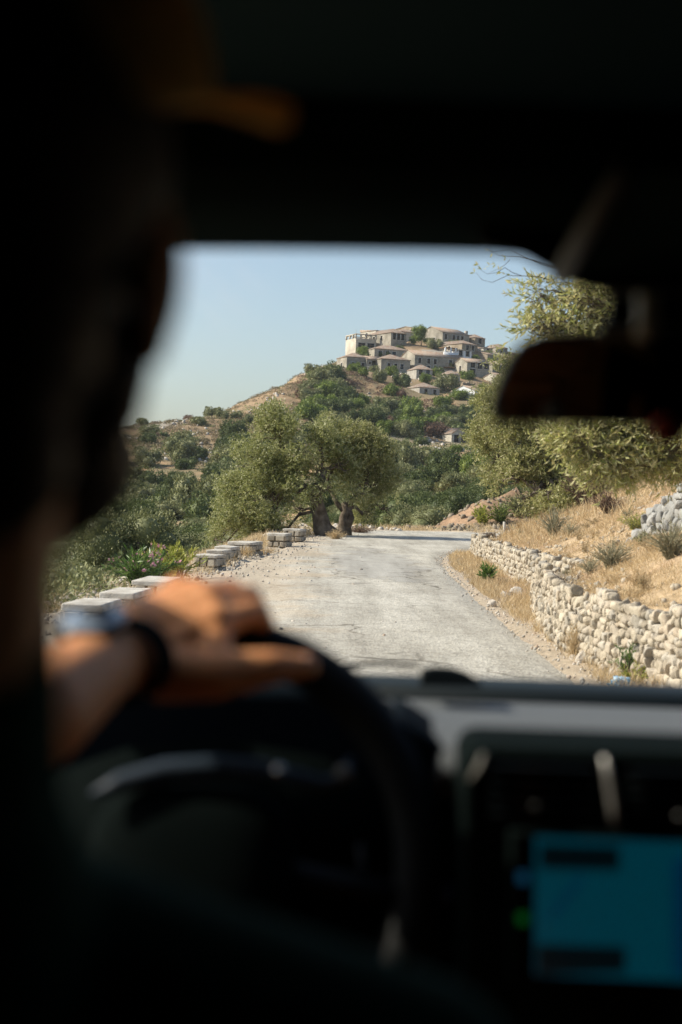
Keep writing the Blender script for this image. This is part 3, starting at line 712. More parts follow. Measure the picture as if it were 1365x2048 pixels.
def crown(mb, twigs_mb, lobes, n_twigs, twig_len, leaf_len, leaf_w, per=9, up=.35, shell=.45, twig_r=0, gap=None):
    kids = []
    for c, r, *w_ in lobes:      # ragged outline: small outer sprays on every lobe
        for _ in range(7):
            q = rng.normal(size=3); q /= np.linalg.norm(q); f = rng.uniform(.22,.42); kids.append((tuple(np.array(c) + q*np.array(r)*rng.uniform(.8,1.05)), tuple(np.array(r)*f), .9*(w_[0] if w_ else 1)))
    lobes = list(lobes) + kids
    p, d, k = lobes_points(lobes, n_twigs, shell)
    if gap is not None:
        g_ = vnoise(p[:,0]*gap + p[:,1]*.7, p[:,2]*gap + p[:,1]*.5); keep = g_ > -.22 + rng.normal(0,.12,len(p)); p, d = p[keep], d[keep]
    n = len(p); dr = d*.8 + rng.normal(0,.55,(n,3)); dr[:,2] += up; dr /= np.linalg.norm(dr, axis=1)[:,None]
    tl = twig_len*rng.uniform(.5,1.2,n)
    for j in range(per):
        t = (j+.6)/per
        drop = np.zeros((n,3)); drop[:,2] = -.15*tl*t*t
        base = p + dr*(tl*t)[:,None] + drop
        ld = dr*.8 + rng.normal(0,.6,(n,3))
        leaf_quads(mb, base, ld, leaf_len*rng.uniform(.6,1.15,n), leaf_w*rng.uniform(.7,1.2,n))
    if twig_r:
        for q, e, l in zip(p, dr, tl):
            a = Vector(q - e*l*.8); b_ = Vector(q + e*l)
            twigs_mb.tube([a, (a+b_)/2, b_ - Vector((0,0,.12*l))], [twig_r, twig_r*.7, twig_r*.3], 3, cap=False)
def tree(name, label, cat, trunk, radii, lobes, leaf_mat, n_twigs, twig_len, leaf_len, leaf_w, per=9, group=None, sub=8, limb_r=.06, gap=None, twig_r=0, up=.35, shell=.45, fork=None):
    base = Vector(trunk[0]); o = thing(name, base, label, cat, group)
    tb_ = MB(); tb_.tube(trunk, radii, 12)
    if fork:
        for f_ in fork: tb_.tube(f_[0], f_[1], 9)
    tip = Vector(trunk[-1])
    tb_.build('trunk', 'bark', o, smooth=True)
    cm = MB(); bm_ = MB()
    for l in lobes:
        c = Vector(l[0]); starts = [Vector(t) for t in trunk[len(trunk)//2:]] + ([Vector(f_[0][-1]) for f_ in fork] if fork else [])
        s_ = min(starts, key=lambda t: (t-c).length)
        limb(bm_, s_, c, limb_r, limb_r*.4, .3)
        for _ in range(sub):
            e = c + Vector(rng.normal(size=3)).normalized()*min(l[1])*rng.uniform(.5,.95); limb(bm_, c.lerp(s_, rng.uniform(0,.35)), e, limb_r*.4, limb_r*.1, .35, 4, 5)
    crown(cm, bm_, lobes, n_twigs, twig_len, leaf_len, leaf_w, per, up, shell, twig_r, gap)
    bm_.build('branches', 'bark', o, smooth=True)
    cm.build('crown', leaf_mat, o)
    return o
def lob(px, py, d, rpx, rpy=None, ry=None, wgt=1):
    c = P(px, py, d); rx = rpx*d/FPX; rz = (rpy or rpx)*d/FPX
    return (tuple(c), (rx, ry or rx, rz), wgt)

D = 43.0
t0 = P(645,1056,D); 
treeA = tree('olive_tree', 'big old olive tree with thick leaning trunk, left of the pair at the bend', 'olive tree',
    [t0 + Vector((.25,0,-.3)), t0, P(638,1020,D), P(632,990,D), P(624,968,D)], [.36,.29,.21,.19,.15],
    [lob(555,868,D,58,48), lob(500,925,D,52), lob(600,905,D,60), lob(640,885,D,45,38), lob(475,985,D+.3,42), lob(530,1000,D-.3,58), lob(455,1045,D-.4,38,34), lob(520,1050,D,55,34), lob(575,960,D,50), lob(505,1070,D+1,45,22), lob(430,1078,D+1,22,18), lob(540,835,D,30,22), lob(635,940,D,38,28), lob(590,1015,D+1.2,26,30,None,.35), lob(600,985,D-.8,34,26,None,.6), lob(655,975,D-.8,26,20,None,.5), lob(680,930,D,40,34)],
    'olive_leaf', 14000, .26, .092, .026, per=9, gap=1.7, limb_r=.055, group='pair of old olive trees at the bend',
    fork=[([P(630,990,D), P(612,978,D), P(596,960,D)], [.16,.12,.08]), ([P(630,990,D), P(640,970,D), P(650,940,D)], [.15,.12,.08])])
t1 = P(690,1058,D+1)
treeB = tree('olive_tree', 'gnarled olive tree with twisted split trunk, right of the pair at the bend', 'olive tree',
    [t1 + Vector((0,0,-.3)), t1, P(688,1035,D+1), P(694,1020,D+1), P(686,1005,D+1)], [.25,.21,.14,.15,.10],
    [lob(690,900,D+1,52,45), lob(735,905,D+1,45,38), lob(765,950,D+1,32,36), lob(700,955,D+1,52,38), lob(745,985,D+1.5,38,34), lob(665,880,D+.6,30,26), lob(660,850,D+1,16,20), lob(720,868,D+1,26,22), lob(755,900,D+1,24,28), lob(775,1015,D+2,26,28,None,.5), lob(740,1025,D+1.5,34,24,None,.7), lob(715,985,D-.5,30,18,None,.5)],
    'olive_dry', 8500, .26, .092, .026, per=9, gap=1.6, limb_r=.05, group='pair of old olive trees at the bend',
    fork=[([P(688,1022,D+1), P(674,1006,D+1), P(664,985,D+1)], [.09,.07,.05]), ([P(694,1016,D+1), P(712,1014,D+1), P(722,1024,D+1)], [.08,.055,.035]),
          ([P(690,1056,D+1), P(702,1035,D+1), P(698,1018,D+1)], [.2,.12,.1]), ([P(694,1020,D+1), P(705,1000,D+1), P(730,985,D+1)], [.12,.09,.06])])
# mid distance olive on the right bank
E = 31.0
tg = P(1120,1010,E); gz = float(G(tg.x, tg.y)[0]); tgb = Vector((tg.x, tg.y, gz-.2))
tree('olive_tree', 'bushy grey green olive tree on the right bank beneath the mirror', 'olive tree',
    [tgb, tgb + Vector((.05,0,.5)), P(1105,960,E), P(1085,900,E), P(1060,830,E)], [.2,.16,.13,.11,.08],
    [lob(1010,760,E+1,50,42), lob(1060,760,E+1,50,40), lob(1000,800,E+1,42,45), lob(1050,815,E,60,50), lob(985,865,E+1,40,40), lob(1050,880,E,62,48), lob(1120,860,E,60,50), lob(1085,940,E,62,45), lob(1070,985,E-.5,50,30), lob(1140,930,E,45,45), lob(990,920,E+1,30,34), lob(1180,820,E,80,60), lob(1250,870,E,60,50), lob(1050,1000,E,45,24), lob(1105,985,E-1,50,32), lob(1010,960,E,34,34), lob(1150,970,E-1,44,30)],
    'olive_dry', 22000, .24, .085, .026, per=9, gap=2.2, limb_r=.06)
# near olive on the right, long leaves, thin bare twigs at its tip
K = 11.5
o = tree('olive_tree', 'nearest olive tree with long silvery leaves reaching in from the right', 'olive tree',
    [Vector((5.2,13.0,.9)), Vector((5.1,12.9,1.7)), Vector((4.7,12.6,2.4)), Vector((4.2,12.2,2.8))], [.22,.18,.15,.10],
    [lob(1165,620,K,48,50,None,.28), lob(1110,645,K,45,34,None,.4), lob(1215,640,K,50,60,None,.3), lob(1080,590,K,34,30,None,.35), lob(1075,655,K,36,22,None,.5), lob(1160,570,K,40,30,None,.3), lob(1150,685,K,60,22,None,.5), lob(1280,600,K+.3,90,90),
     lob(1180,885,K,65,34), lob(1250,880,K,60,45), lob(1310,880,K,60,50), lob(1240,925,K,70,30), lob(1150,858,K,55,24), lob(1380,850,K,80,90), lob(1300,780,K+.4,120,80)],
    'olive_near', 5200, .20, .074, .016, per=10, gap=None, limb_r=.022, twig_r=.0022, sub=6, up=.15)
tw = MB(); lv = MB()
def bare_twig(pts, r=.0035, leaves=()):
    tw.tube([P(*p) for p in pts], [r*(1-.75*k/(len(pts)-1)) for k in range(len(pts))], 5)
    for (px, py, d) in leaves:
        b_ = np.array([tuple(P(px, py, d))]*3); leaf_quads(lv, b_, rng.normal(0,.5,(3,3)) + np.array([-.4,0,-.1]), .045, .013)
bare_twig([(1120,540,K),(1085,530,K),(1050,515,K),(1020,500,K),(985,505,K),(975,498,K)])
bare_twig([(1110,535,K),(1070,522,K),(1040,514,K),(1000,512,K),(978,500,K)], .004, [(985,506,K),(978,500,K),(1012,515,K)])
bare_twig([(1100,560,K),(1075,553,K),(1045,552,K),(1015,551,K),(985,565,K),(965,560,K),(952,545,K)], .004, [(950,545,K),(1012,548,K)])
bare_twig([(1045,552,K),(1025,545,K),(1010,535,K),(995,545,K),(975,548,K),(962,540,K),(957,528,K)], .003, [(957,530,K),(964,539,K),(981,531,K),(992,529,K),(998,541,K),(1003,545,K)])
bare_twig([(1020,520,K),(1010,530,K),(992,540,K),(978,546,K)], .0025)
bare_twig([(1125,580,K),(1090,583,K),(1070,575,K),(1060,565,K)], .003, [(1062,566,K),(1075,580,K),(1060,560,K)])
tw.build('bare_twigs', 'bark', o, smooth=True); lv.build('twig_leaves', 'olive_near', o)

def plant(name, label, cat, p, h, spread, stems, leaf_mat, leaf_len, leaf_w, per=10, group=None, flowers=None, stiff=.3, stem_mat='bark', start=.15, lean=(0,0)):
    z = float(G(p[0], p[1])[0]); b0 = Vector((p[0], p[1], z - .02)); o = thing(name, b0, label, cat, group)
    sm = MB(); lm = MB(); fm = MB()
    for _ in range(stems):
        a = rng.uniform(0, 6.283); rr = spread*rng.random()**.7; hh = h*rng.uniform(.55,1.05)*(1-.35*(rr/spread)**2)
        tip = b0 + Vector((math.cos(a)*rr + lean[0], math.sin(a)*rr + lean[1], hh)); midp = b0.lerp(tip, .5) + Vector((math.cos(a)*rr*-.15, math.sin(a)*rr*-.15, hh*.1))
        q0 = b0 + Vector((math.cos(a), math.sin(a), 0))*spread*.12
        sm.tube([q0, midp, tip], [.006*h/.5, .004*h/.5, .0015], 4, cap=False)
        ts = start + (1-start)*rng.random(per); pts = np.array([tuple((q0.lerp(midp, t*2) if t < .5 else midp.lerp(tip, t*2-1))) for t in ts])
        d = np.array([tuple((tip-midp).normalized())]*per)*stiff*3 + rng.normal(0,.55,(per,3))
        leaf_quads(lm, pts, d, leaf_len*rng.uniform(.6,1.1,per), leaf_w*rng.uniform(.7,1.1,per))
        if flowers and rng.random() < flowers:
            leaf_quads(fm, np.array([tuple(tip)]*7) + rng.normal(0,.012,(7,3)), rng.normal(0,1,(7,3)), .045, .035)
    sm.build('stems', stem_mat, o); lm.build('leaves', leaf_mat, o)
    if flowers and fm.n: fm.build('blossoms', 'pink_petal', o)
    return o
def bush(nm, lb, cat_, px, py, hpx, wpx, stems, m_, ll, lw, per=14, **k):
    p_ = onb(px, py); s_ = p_[1]/FPX; return plant(nm, lb, cat_, p_, hpx*s_, wpx*s_/2, stems, m_, ll*max(1, p_[1]/20), lw*max(1, p_[1]/20), per=per, **k)
def on(px, py, z=0.03): q = GP(px, py, z); return (q.x, q.y)
def onb(px, py):     # where the sight line meets the ground, marched
    for y in np.arange(8, 60, .15):
        q = P(px, py, y)
        if q.z < float(G(q.x, q.y)[0]): return (q.x, q.y)
    return (q.x, q.y)
plant('oleander_bush', 'dark green long leaved oleander standing on the verge by the wall', 'oleander', on(978,1167), .36, .17, 26, 'oleander', .12, .018, per=16, stiff=.55)
plant('weed', 'bright yellow green weed right of the dark oleander by the wall', 'weed', on(1028,1150), .22, .14, 22, 'yellow_leaf', .06, .012, per=14)
plant('weed', 'tall green weed climbing the near wall above the blue bag', 'weed', on(1255,1358), .30, .12, 16, 'oleander', .07, .014, per=12)
plant('weed', 'yellow green weed against the near wall, right of the tall one', 'weed', on(1275,1368), .20, .14, 18, 'yellow_leaf', .05, .011, per=12)
plant('weed', 'thin pale straw stalks standing against the near wall', 'weed', on(1150,1312), .34, .12, 40, 'dry_grass', .09, .004, per=8, stem_mat='dry_grass')
bush('lavender_bush', 'pale grey sage bush upright on the straw bank above the wall', 'bush', 1108,1078, 70,75, 90, 'sage', .045, .008, stiff=.8, stem_mat='sage')
bush('lavender_bush', 'round grey sage bush in the middle of the straw slope', 'bush', 1222,1143, 72,100, 110, 'sage', .035, .007, stem_mat='sage')
bush('lavender_bush', 'wide spiky sage bush at the right edge of the bank', 'bush', 1342,1122, 85,140, 130, 'sage', .035, .007, stem_mat='sage')
bush('lavender_bush', 'small dry sage tuft at the left foot of the round sage bush', 'bush', 1180,1150, 40,50, 50, 'sage', .03, .006, stem_mat='sage')
bush('lavender_bush', 'low sage tuft right beside the pale upright sage bush', 'bush', 1140,1072, 30,60, 50, 'sage', .03, .006, stem_mat='sage')
bush('weed', 'light green feathery weed just below the grey terrace wall', 'weed', 1272,1064, 42,85, 80, 'yellow_leaf', .05, .007, stem_mat='sage')
bush('weed', 'yellow green shoots at the left end of the bank behind the wall', 'weed', 965,1052, 42,55, 50, 'yellow_leaf', .07, .014)
bush('weed', 'green shoots behind the left end of the curved stone wall', 'weed', 1000,1050, 40,60, 60, 'shrub_green', .06, .012)
bush('dry_bush', 'large dry straw brown bush under the near olive branches', 'bush', 1245,990, 95,150, 220, 'shrub_dry', .05, .012, per=16)
bush('dry_bush', 'brown dry bush beside the shaded hollow on the bank', 'bush', 1170,1012, 80,120, 180, 'shrub_brown', .05, .012, per=16)
bush('dry_bush', 'straw bush at the right frame edge above the terrace wall', 'bush', 1345,965, 80,110, 160, 'shrub_dry', .05, .012, per=16)
bush('dry_bush', 'grey brown thicket at the foot of the bushy olive', 'bush', 1090,1030, 60,150, 180, 'shrub_dry', .05, .012, per=16)
bush('dry_bush', 'dark scrubby bush left of the foot of the bushy olive', 'bush', 1040,1035, 50,90, 140, 'shrub_grey', .05, .014, per=16)
bush('dry_bush', 'brown scrub growing between the brown bush and the terrace wall', 'bush', 1215,1030, 45,90, 120, 'shrub_brown', .04, .010, per=14)
for k, (px, py, h_, s_) in enumerate([(1190,1075,.12,.14),(1060,1075,.2,.2),(1135,1120,.1,.12),(1300,1105,.14,.16),(1040,1062,.25,.25),(1230,1170,.1,.12)]):
    plant('dry_tuft', 'small dead straw tuft dotted about the bank', 'weed', onb(px, py), h_*1.3, s_, 45, 'dry_grass', .06, .004, per=8, stem_mat='dry_grass', group='dead straw tufts on the bank')
for _ in range(26):
    px, py = rng.uniform(1010,1365), rng.uniform(1040,1210); p_ = onb(px, py)
    if p_[0] > wall_x(p_[1]) + .35: plant('dry_tuft', 'small dead straw tuft dotted about the bank', 'weed', p_, rng.uniform(.08,.2), rng.uniform(.08,.2), 36, 'dry_grass' if rng.random() < .6 else 'shrub_dry', .05, .004, per=8, stem_mat='dry_grass', group='dead straw tufts on the bank')
for _ in range(9):
    p_ = onb(rng.uniform(1010,1365), rng.uniform(1030,1190))
    if p_[0] > wall_x(p_[1]) + .35: plant('green_weed', 'little greenish weed growing in the dry grass of the bank', 'weed', p_, rng.uniform(.1,.22), rng.uniform(.08,.18), 30, 'sage' if rng.random() < .5 else 'shrub_green', .04, .008, per=10, stem_mat='sage', group='small green weeds on the bank')
plant('weed', 'leafy yellowish weed beside the farthest bollard', 'weed', on(632,1066), .55, .4, 60, 'olive_dry', .09, .022, per=16)
plant('weed', 'golden dry bush in front of the olive trunk rubble', 'weed', on(672,1078), .35, .35, 90, 'dry_grass', .10, .008, per=12, stem_mat='dry_grass')
plant('weed', 'dark brown thorny bush at the far edge of the road', 'weed', on(720,1065), .35, .6, 90, 'shrub_brown', .08, .02, per=12)
plant('dry_tuft', 'golden dry tuft at the foot of the widest bollard', 'weed', on(492,1112), .26, .2, 60, 'dry_grass', .07, .006, per=10, stem_mat='dry_grass')
plant('dry_tuft', 'spreading golden tuft on the gravel between the two bollard rows', 'weed', on(530,1105), .2, .4, 70, 'dry_grass', .07, .006, per=10, stem_mat='dry_grass')
for k, (px, py, lb, fl) in enumerate([(350,1160,'pink flowered oleander left of the close row of bollards',.35),(385,1152,'bright green oleander against the nearest bollard of the close row',0),(330,1168,'small pink oleander above the driver\'s knuckles',.3),(300,1172,'leafy green oleander just above the watch hand',.2)]):
    q = on(px-6, py); plant('oleander_bush', lb, 'oleander', (q[0]-.15, q[1]), .52, .38, 34, 'yellow_leaf' if k < 2 else 'oleander', .13, .022, per=18, flowers=fl, stiff=.5)
# thin wooden post on the bank
q = P(1010,1018,38); z = float(G(q.x, q.y)[0]); tag(MB().tube([(q.x,q.y,z-.1),(q.x+.01,q.y,z+.4),(q.x,q.y,z+.75)], [.04,.038,.036], 8).build('wooden_post', 'surround', loc=(q.x,q.y,z), smooth=True), 'thin weathered post on the bank by the bushy olive', 'post')

# ------------------------------------------------------------------ shrubs on the hillside
def shrub_mesh(name, material, nl, leaf, flat=.8, seed=0, n=2400, spiky=False, tall=1.0):
    lobes = []
    for k in range(nl):
        a = rng.uniform(0, 6.283); rr = rng.random()**.5*.68; zz = rng.uniform(.25,.8)*(1-.35*rr)*flat*tall
        r_ = rng.uniform(.26,.42); lobes.append(((math.cos(a)*rr, math.sin(a)*rr, zz), (r_, r_, r_*.85*tall**.5), 1))
    p, d, k = lobes_points(lobes, n, .18)
    ok = p[:,2] > -.05; p, d = p[ok], d[ok]
    dd = d + rng.normal(0,.55,d.shape); dd[:,2] += .25
    mb = MB(); leaf_quads(mb, p, dd, leaf*rng.uniform(.7,1.3,len(p)), leaf*.75)
    v_, f_ = ICO[2]
    for (c, r_, w_) in lobes: mb.add(np.array(c) + v_*np.array(r_)*.66, f_)   # inner twiggy mass
    st = MB(); st.tube([(0,0,-.5),(0,0,.1),(.05,.02,.5)], [.07,.05,.03], 5)
    o = mb.build(name, material); s2 = st.build('stem', 'bark', o)
    return o
PROTO = {}
for key, mt, nl, lf, fl, tall, nn in [('dark', 'shrub_dark', 13, .075, .8, 1, 4200), ('dark2', 'shrub_dark', 9, .08, .9, 1.1, 4000), ('green', 'shrub_green', 12, .08, .85, 1, 4000), ('grey', 'shrub_grey', 12, .08, .8, 1, 4200),
                              ('grey2', 'shrub_grey', 8, .08, .9, 1.15, 4000), ('brown', 'shrub_brown', 9, .07, .7, .8, 3600), ('dry', 'shrub_dry', 9, .09, .55, .7, 2600), ('fine', 'shrub_dark', 14, .036, .85, 1, 15000), ('fineg', 'shrub_grey', 14, .036, .85, 1, 15000), ('tallt', 'shrub_green', 14, .07, 1.3, 1.9, 5000), ('dtall', 'shrub_dark', 13, .07, 1.3, 1.7, 5000)]:
    PROTO[key] = shrub_mesh('hillside_shrub', mt, nl, lf, fl, tall=tall, n=nn)
used = set()
LAB = {'fine': 'near rounded dark evergreen shrub', 'fineg': 'near rounded grey green shrub', 'dark': 'round dark green evergreen shrub', 'dark2': 'domed dark evergreen shrub', 'green': 'fresh green leafy shrub', 'grey': 'grey green rounded shrub', 'grey2': 'tall grey green bush',
       'brown': 'reddish brown dead looking shrub', 'dry': 'low straw coloured bush', 'tallt': 'tall broad green tree', 'dtall': 'tall dark broad leaved tree'}
def put(key, x, y, r_, h_=1.0, label=None, name=None, group=None, cat=None, sink=.05):
    pr = PROTO[key]; z = float(G(x, y)[0]) - sink*r_
    if key not in used: used.add(key); o = pr
    else:
        o = pr.copy(); C.objects.link(o)
        for c in PROTO_CH[key]: c2 = c.copy(); C.objects.link(c2); c2.parent = o
    px, py = PX((x, y, z))
    zone = 'on the slope left of the olive trees' if px < 470 else 'on the slope behind the olive trees' if px < 800 else 'on the slope below the village'
    if y > 290: zone = 'among the village houses' if (px > 690 and y > 365) else 'high on the dry ridge' if px < 640 else 'on the upper slope under the village'
    if y < 100: zone = 'low in the valley beyond the road'
    if y > 270: r_ *= 1.15
    o.location = (x, y, z); o.scale = (r_, r_*rng.uniform(.85,1.15), r_*h_*1.3); o.rotation_euler = (0, 0, rng.uniform(0, 6.28))
    if name: o.name = name
    tree_ = 'tree' in LAB[key]
    tag(o, label or f'{LAB[key]} {zone}', cat or ('tree' if tree_ else 'shrub'), group or f'{LAB[key]}s {zone}')
    return o
PROTO_CH = {k: list(v.children) for k, v in PROTO.items()}
taken = []
def march(px, py, lo=66, hi=600):
    y = lo; st = 1.0
    while y < hi:
        q = P(px, py, y)
        if q.z < float(G(q.x, q.y)[0]): return q.x, q.y
        y += st
    return None
# individually placed: (kind, pixel x, pixel y of its middle-foot, metres ahead or None, radius in pixels, height factor, label)
for key, px, py, rp, hf, lb in [
    ('tallt', 828, 868, 32, .62, 'largest bright green tree below the small hip roofed house'),
    ('dtall', 890, 840, 20, .5, 'dark tree between the largest green tree and the lower ruin'),
    ('dark', 665, 760, 26, 1., 'big dark shrub left of the long low house on the ridge'),
    ('brown', 692, 775, 15, 1., 'russet round shrub on the ridge left of the village'), ('brown', 690, 790, 13, 1., 'second russet shrub just under the first on the ridge'),
    ('brown', 803, 795, 14, 1., 'russet shrub left of the small hip roofed house'), ('brown', 783, 812, 17, 1., 'wide faded brown shrub below the terrace trees'),
    ('green', 725, 752, 13, 1., 'green tree in front of the loggia of the long low house'), ('grey', 758, 764, 17, 1.1, 'silvery bush under the three windows of the low house'),
    ('green', 783, 752, 15, 1., 'deep green tree touching the wall of the low house'), ('dark', 803, 772, 19, 1.1, 'dark glossy tree right of the silvery bush'),
    ('green', 848, 766, 16, .9, 'dark green tree under the small pyramid roofed house'), ('dark', 878, 750, 12, 1., 'dark bush in the shade of the long two storey house'),
    ('grey2', 890, 783, 24, 1., 'greyish tree right of the hip roofed cottage'), ('green', 935, 760, 17, .8, 'green hedge below the right hand house'),
    ('green', 780, 792, 22, .8, 'sunlit yellowish tree in the middle of the slope'), ('green', 722, 812, 18, 1., 'light green tree on the slope under the russet shrubs'),
    ('dark', 690, 822, 24, 1., 'broad dark shrub left of the light green tree'), ('dark', 760, 830, 20, 1., 'dark shrub between the light green tree and the brown one'),
    ('tallt', 843, 692, 22, .62, 'wide green tree between the ridge top houses'), ('grey', 872, 700, 17, 1., 'loose grey green tree left of the long ridge house'),
    ('green', 985, 690, 15, .9, 'bright green tree at the right end of the ridge'), ('grey', 905, 694, 13, .8, 'greenish bush before the long ridge house'),
    ('grey', 755, 690, 14, 1., 'thin brownish tree against the unfinished house'), ('green', 730, 708, 15, .8, 'green bush under the unfinished house'), ('dark', 700, 712, 12, 1., 'dark bush at the left end of the village'),
    ('grey', 888, 660, 10, .9, 'small tree crowning the very top of the village'), ('dark2', 657, 712, 12, 1.2, 'lone round tree on the skyline left of the village'), ('dark', 690, 700, 13, 1., 'spreading tree on the skyline beside the long low house'),
    ('green', 890, 815, 24, .7, 'sunlit bush right below the hip roofed cottage'), ('green', 918, 800, 20, .8, 'green bush beside the red roofed cottage'), ('dark', 870, 840, 24, .9, 'dark shrub right of the largest green tree'),
    ('dark', 925, 850, 22, .9, 'dark shrub above the lower ruin'), ('green', 915, 905, 18, .7, 'green bush in front of the lower ruin'), ('dark', 890, 915, 20, .7, 'dark green bush left below the ruin'),
    ('grey2', 870, 925, 30, .8, 'large silvery olive on the lower slope'), ('grey2', 905, 985, 45, .7, 'broad grey green tree mass on the lower slope'), ('grey', 820, 960, 24, .9, 'grey olive on the slope right of the olive pair'),
    ('dark', 860, 1010, 30, .8, 'dark shrub low on the slope behind the road end'), ('grey', 925, 1000, 30, .8, 'grey shrub above the earth mound'), ('dark', 830, 1035, 26, .8, 'dark bush just behind the far edge of the road'),
    ('green', 945, 925, 22, .8, 'yellowish bush right below the lower ruin'), ('grey', 965, 960, 28, .9, 'grey shrub beside the post'), ('dark', 800, 900, 24, .8, 'dark shrub below the largest green tree')]:
    q = march(px, py)
    if q: put(key, q[0], q[1], rp*q[1]/FPX*1.05, hf, lb); taken.append((q[0], q[1], rp*q[1]/FPX*.8))
# the rest fill the slopes
def fill(n, pxr, yr, kinds, rr, cond=None, mind=.75, tries=40):
    c = 0
    for _ in range(n*tries):
        if c >= n: break
        u = rng.random(); y = (yr[0]**1.3 + (yr[1]**1.3 - yr[0]**1.3)*u)**(1/1.3); px = rng.uniform(*pxr); x = (px-682)/FPX*y
        r_ = rng.uniform(*rr)
        if cond and not cond(x, y, px): continue
        qx, qy = PX((x, y, float(G(x, y)[0])))
        if (abs(qx-902) < 48 and 880 < qy < 965) or (abs(qx-860) < 30 and 790 < qy < 850): continue
        if any((x-a)**2 + (y-b)**2 < (mind*(r_+c_))**2 for a, b, c_ in taken): continue
        # stay off the houses
        pz = PX((x, y, float(G(x, y)[0])))
        if y > 325 and y < 376 and 690 < pz[0] < 1000 and pz[1] < 822: continue
        put(kinds[rng.integers(len(kinds))], x, y, r_, rng.uniform(.75,1.05)); taken.append((x, y, r_)); c += 1
    return c
PH = lambda x, y: PX((x, y, float(G(x, y)[0])))
fill(46, (100,560), (36,120), ['fine','fineg','fineg'], (1.0,2.1), lambda x, y, px: px < 280 + (y-36)*6, .72)
fill(16, (940,1400), (66,110), ['fine','fineg'], (1.2,2.4), None, .7)
ex = P(900, 905, 282); taken.append((ex.x, ex.y, 9)); ex = P(900, 915, 265); taken.append((ex.x, ex.y, 8))
fill(42, (160,520), (120,262), ['dark','dark','grey','dark2','grey2','grey'], (1.9,3.9), lambda x, y, px: PH(x,y)[1] > 905 - (PH(x,y)[0]-300)*.12, .82)
fill(22, (200,560), (235,330), ['dark','grey','dry','grey2','brown'], (1.2,2.4), None, 1.0)
fill(8, (440,830), (70,110), ['fine','fineg'], (1.5,2.6), None, .7)
fill(26, (440,830), (110,300), ['dark','grey','dark2','grey2','green'], (2.0,3.8), None, .72)
fill(8, (780,1000), (75,115), ['fine','fineg'], (1.6,2.8), None, .7)
fill(28, (780,1080), (115,300), ['dark','grey','dark2','grey2','green'], (1.8,3.4), None, .72)
fill(62, (600,1060), (295,372), ['dark','grey','green','green','brown','grey2','dark2'], (2.2,4.0), None, .7)
fill(26, (690,1010), (376,436), ['green','dark','grey','green'], (1.3,2.3), None, .8)
fill(12, (1060,1400), (110,300), ['dark','grey','grey2'], (2.2,4), None, .8)
# low scrub that nobody could count
def scrub(name, label, n, pxr, yr, material, s0, s1, cond, per=26, lf=.38):
    y = yr[0] + (yr[1]-yr[0])*rng.random(n*3)**.8; x = (rng.uniform(*pxr, n*3)-682)/FPX*y
    k = cond(x, y); x, y = x[k][:n], y[k][:n]; z = G(x, y); n = len(x)
    s_ = rng.uniform(s0, s1, n); mb = MB()
    d = rng.normal(size=(n,per,3)); d /= np.linalg.norm(d, axis=2)[:,:,None]; d[:,:,2] = np.abs(d[:,:,2])*.8
    pos = np.stack([x, y, z - .1], 1)[:,None,:] + d*s_[:,None,None]*rng.uniform(.5,1,(n,per,1))
    leaf_quads(mb, pos.reshape(-1,3), (d + rng.normal(0,.5,d.shape)).reshape(-1,3), np.repeat(s_*lf, per), np.repeat(s_*lf*.6, per))
    return tag(mb.build(name, material), label, 'undergrowth', kind='stuff')
scrub('low_scrub', 'low dry straw coloured scrub on the ridge', 8000, (180,720), (225,430), 'shrub_dry', .25, .85, lambda x, y: vnoise(x*.13, y*.06) > -.35)
scrub('low_scrub', 'low grey green scrub dotted over the slopes', 3000, (0,1100), (80,440), 'shrub_grey', .25, .7, lambda x, y: vnoise(x*.1+9, y*.05) > -.05)
scrub('low_scrub', 'low dark green scrub filling between the shrubs', 1800, (0,1100), (75,400), 'shrub_dark', .3, .9, lambda x, y: (vnoise(x*.1+40, y*.05) > -.1) & ((y < 262) | (x > 0)))
scrub('low_scrub', 'reddish brown dead scrub on the upper slope', 900, (560,900), (300,400), 'shrub_brown', .4, 1.0, lambda x, y: vnoise(x*.1+20, y*.05) > .0)
scrub('verge_scrub', 'green undergrowth falling away below the bollards', 3200, (-100,640), (14,100), 'shrub_grey', .2, .6, lambda x, y: (x < -3.1-(y>35)*1.0) & (vnoise(x*.6,y*.3) > 0), 150, .13)
scrub('verge_scrub', 'dark undergrowth mixed in below the bollards', 1400, (-100,640), (16,100), 'shrub_dark', .2, .7, lambda x, y: (x < -3.1-(y>35)*1.0), 150, .13)
x, y, z = scatter_on(700, (-60,20), (230,420), lambda x, y: (vnoise(x*.12+3, y*.07) > .15))
mb = MB(); s_ = rng.uniform(.15, .6, len(x)); scatter_stones(mb, np.stack([x, y, z], 1), np.stack([s_, s_*.8, s_*.6], 1), 1, blocky=.7)
tag(mb.build('scree', 'rock'), 'pale rocks scattered along the dry ridge', 'rocks', kind='stuff')
scrub('low_scrub', 'olive brown tufts mottling the dry ridge', 2600, (180,720), (225,430), 'olive_leaf', .2, .6, lambda x, y: vnoise(x*.2+9, y*.12) > .0)
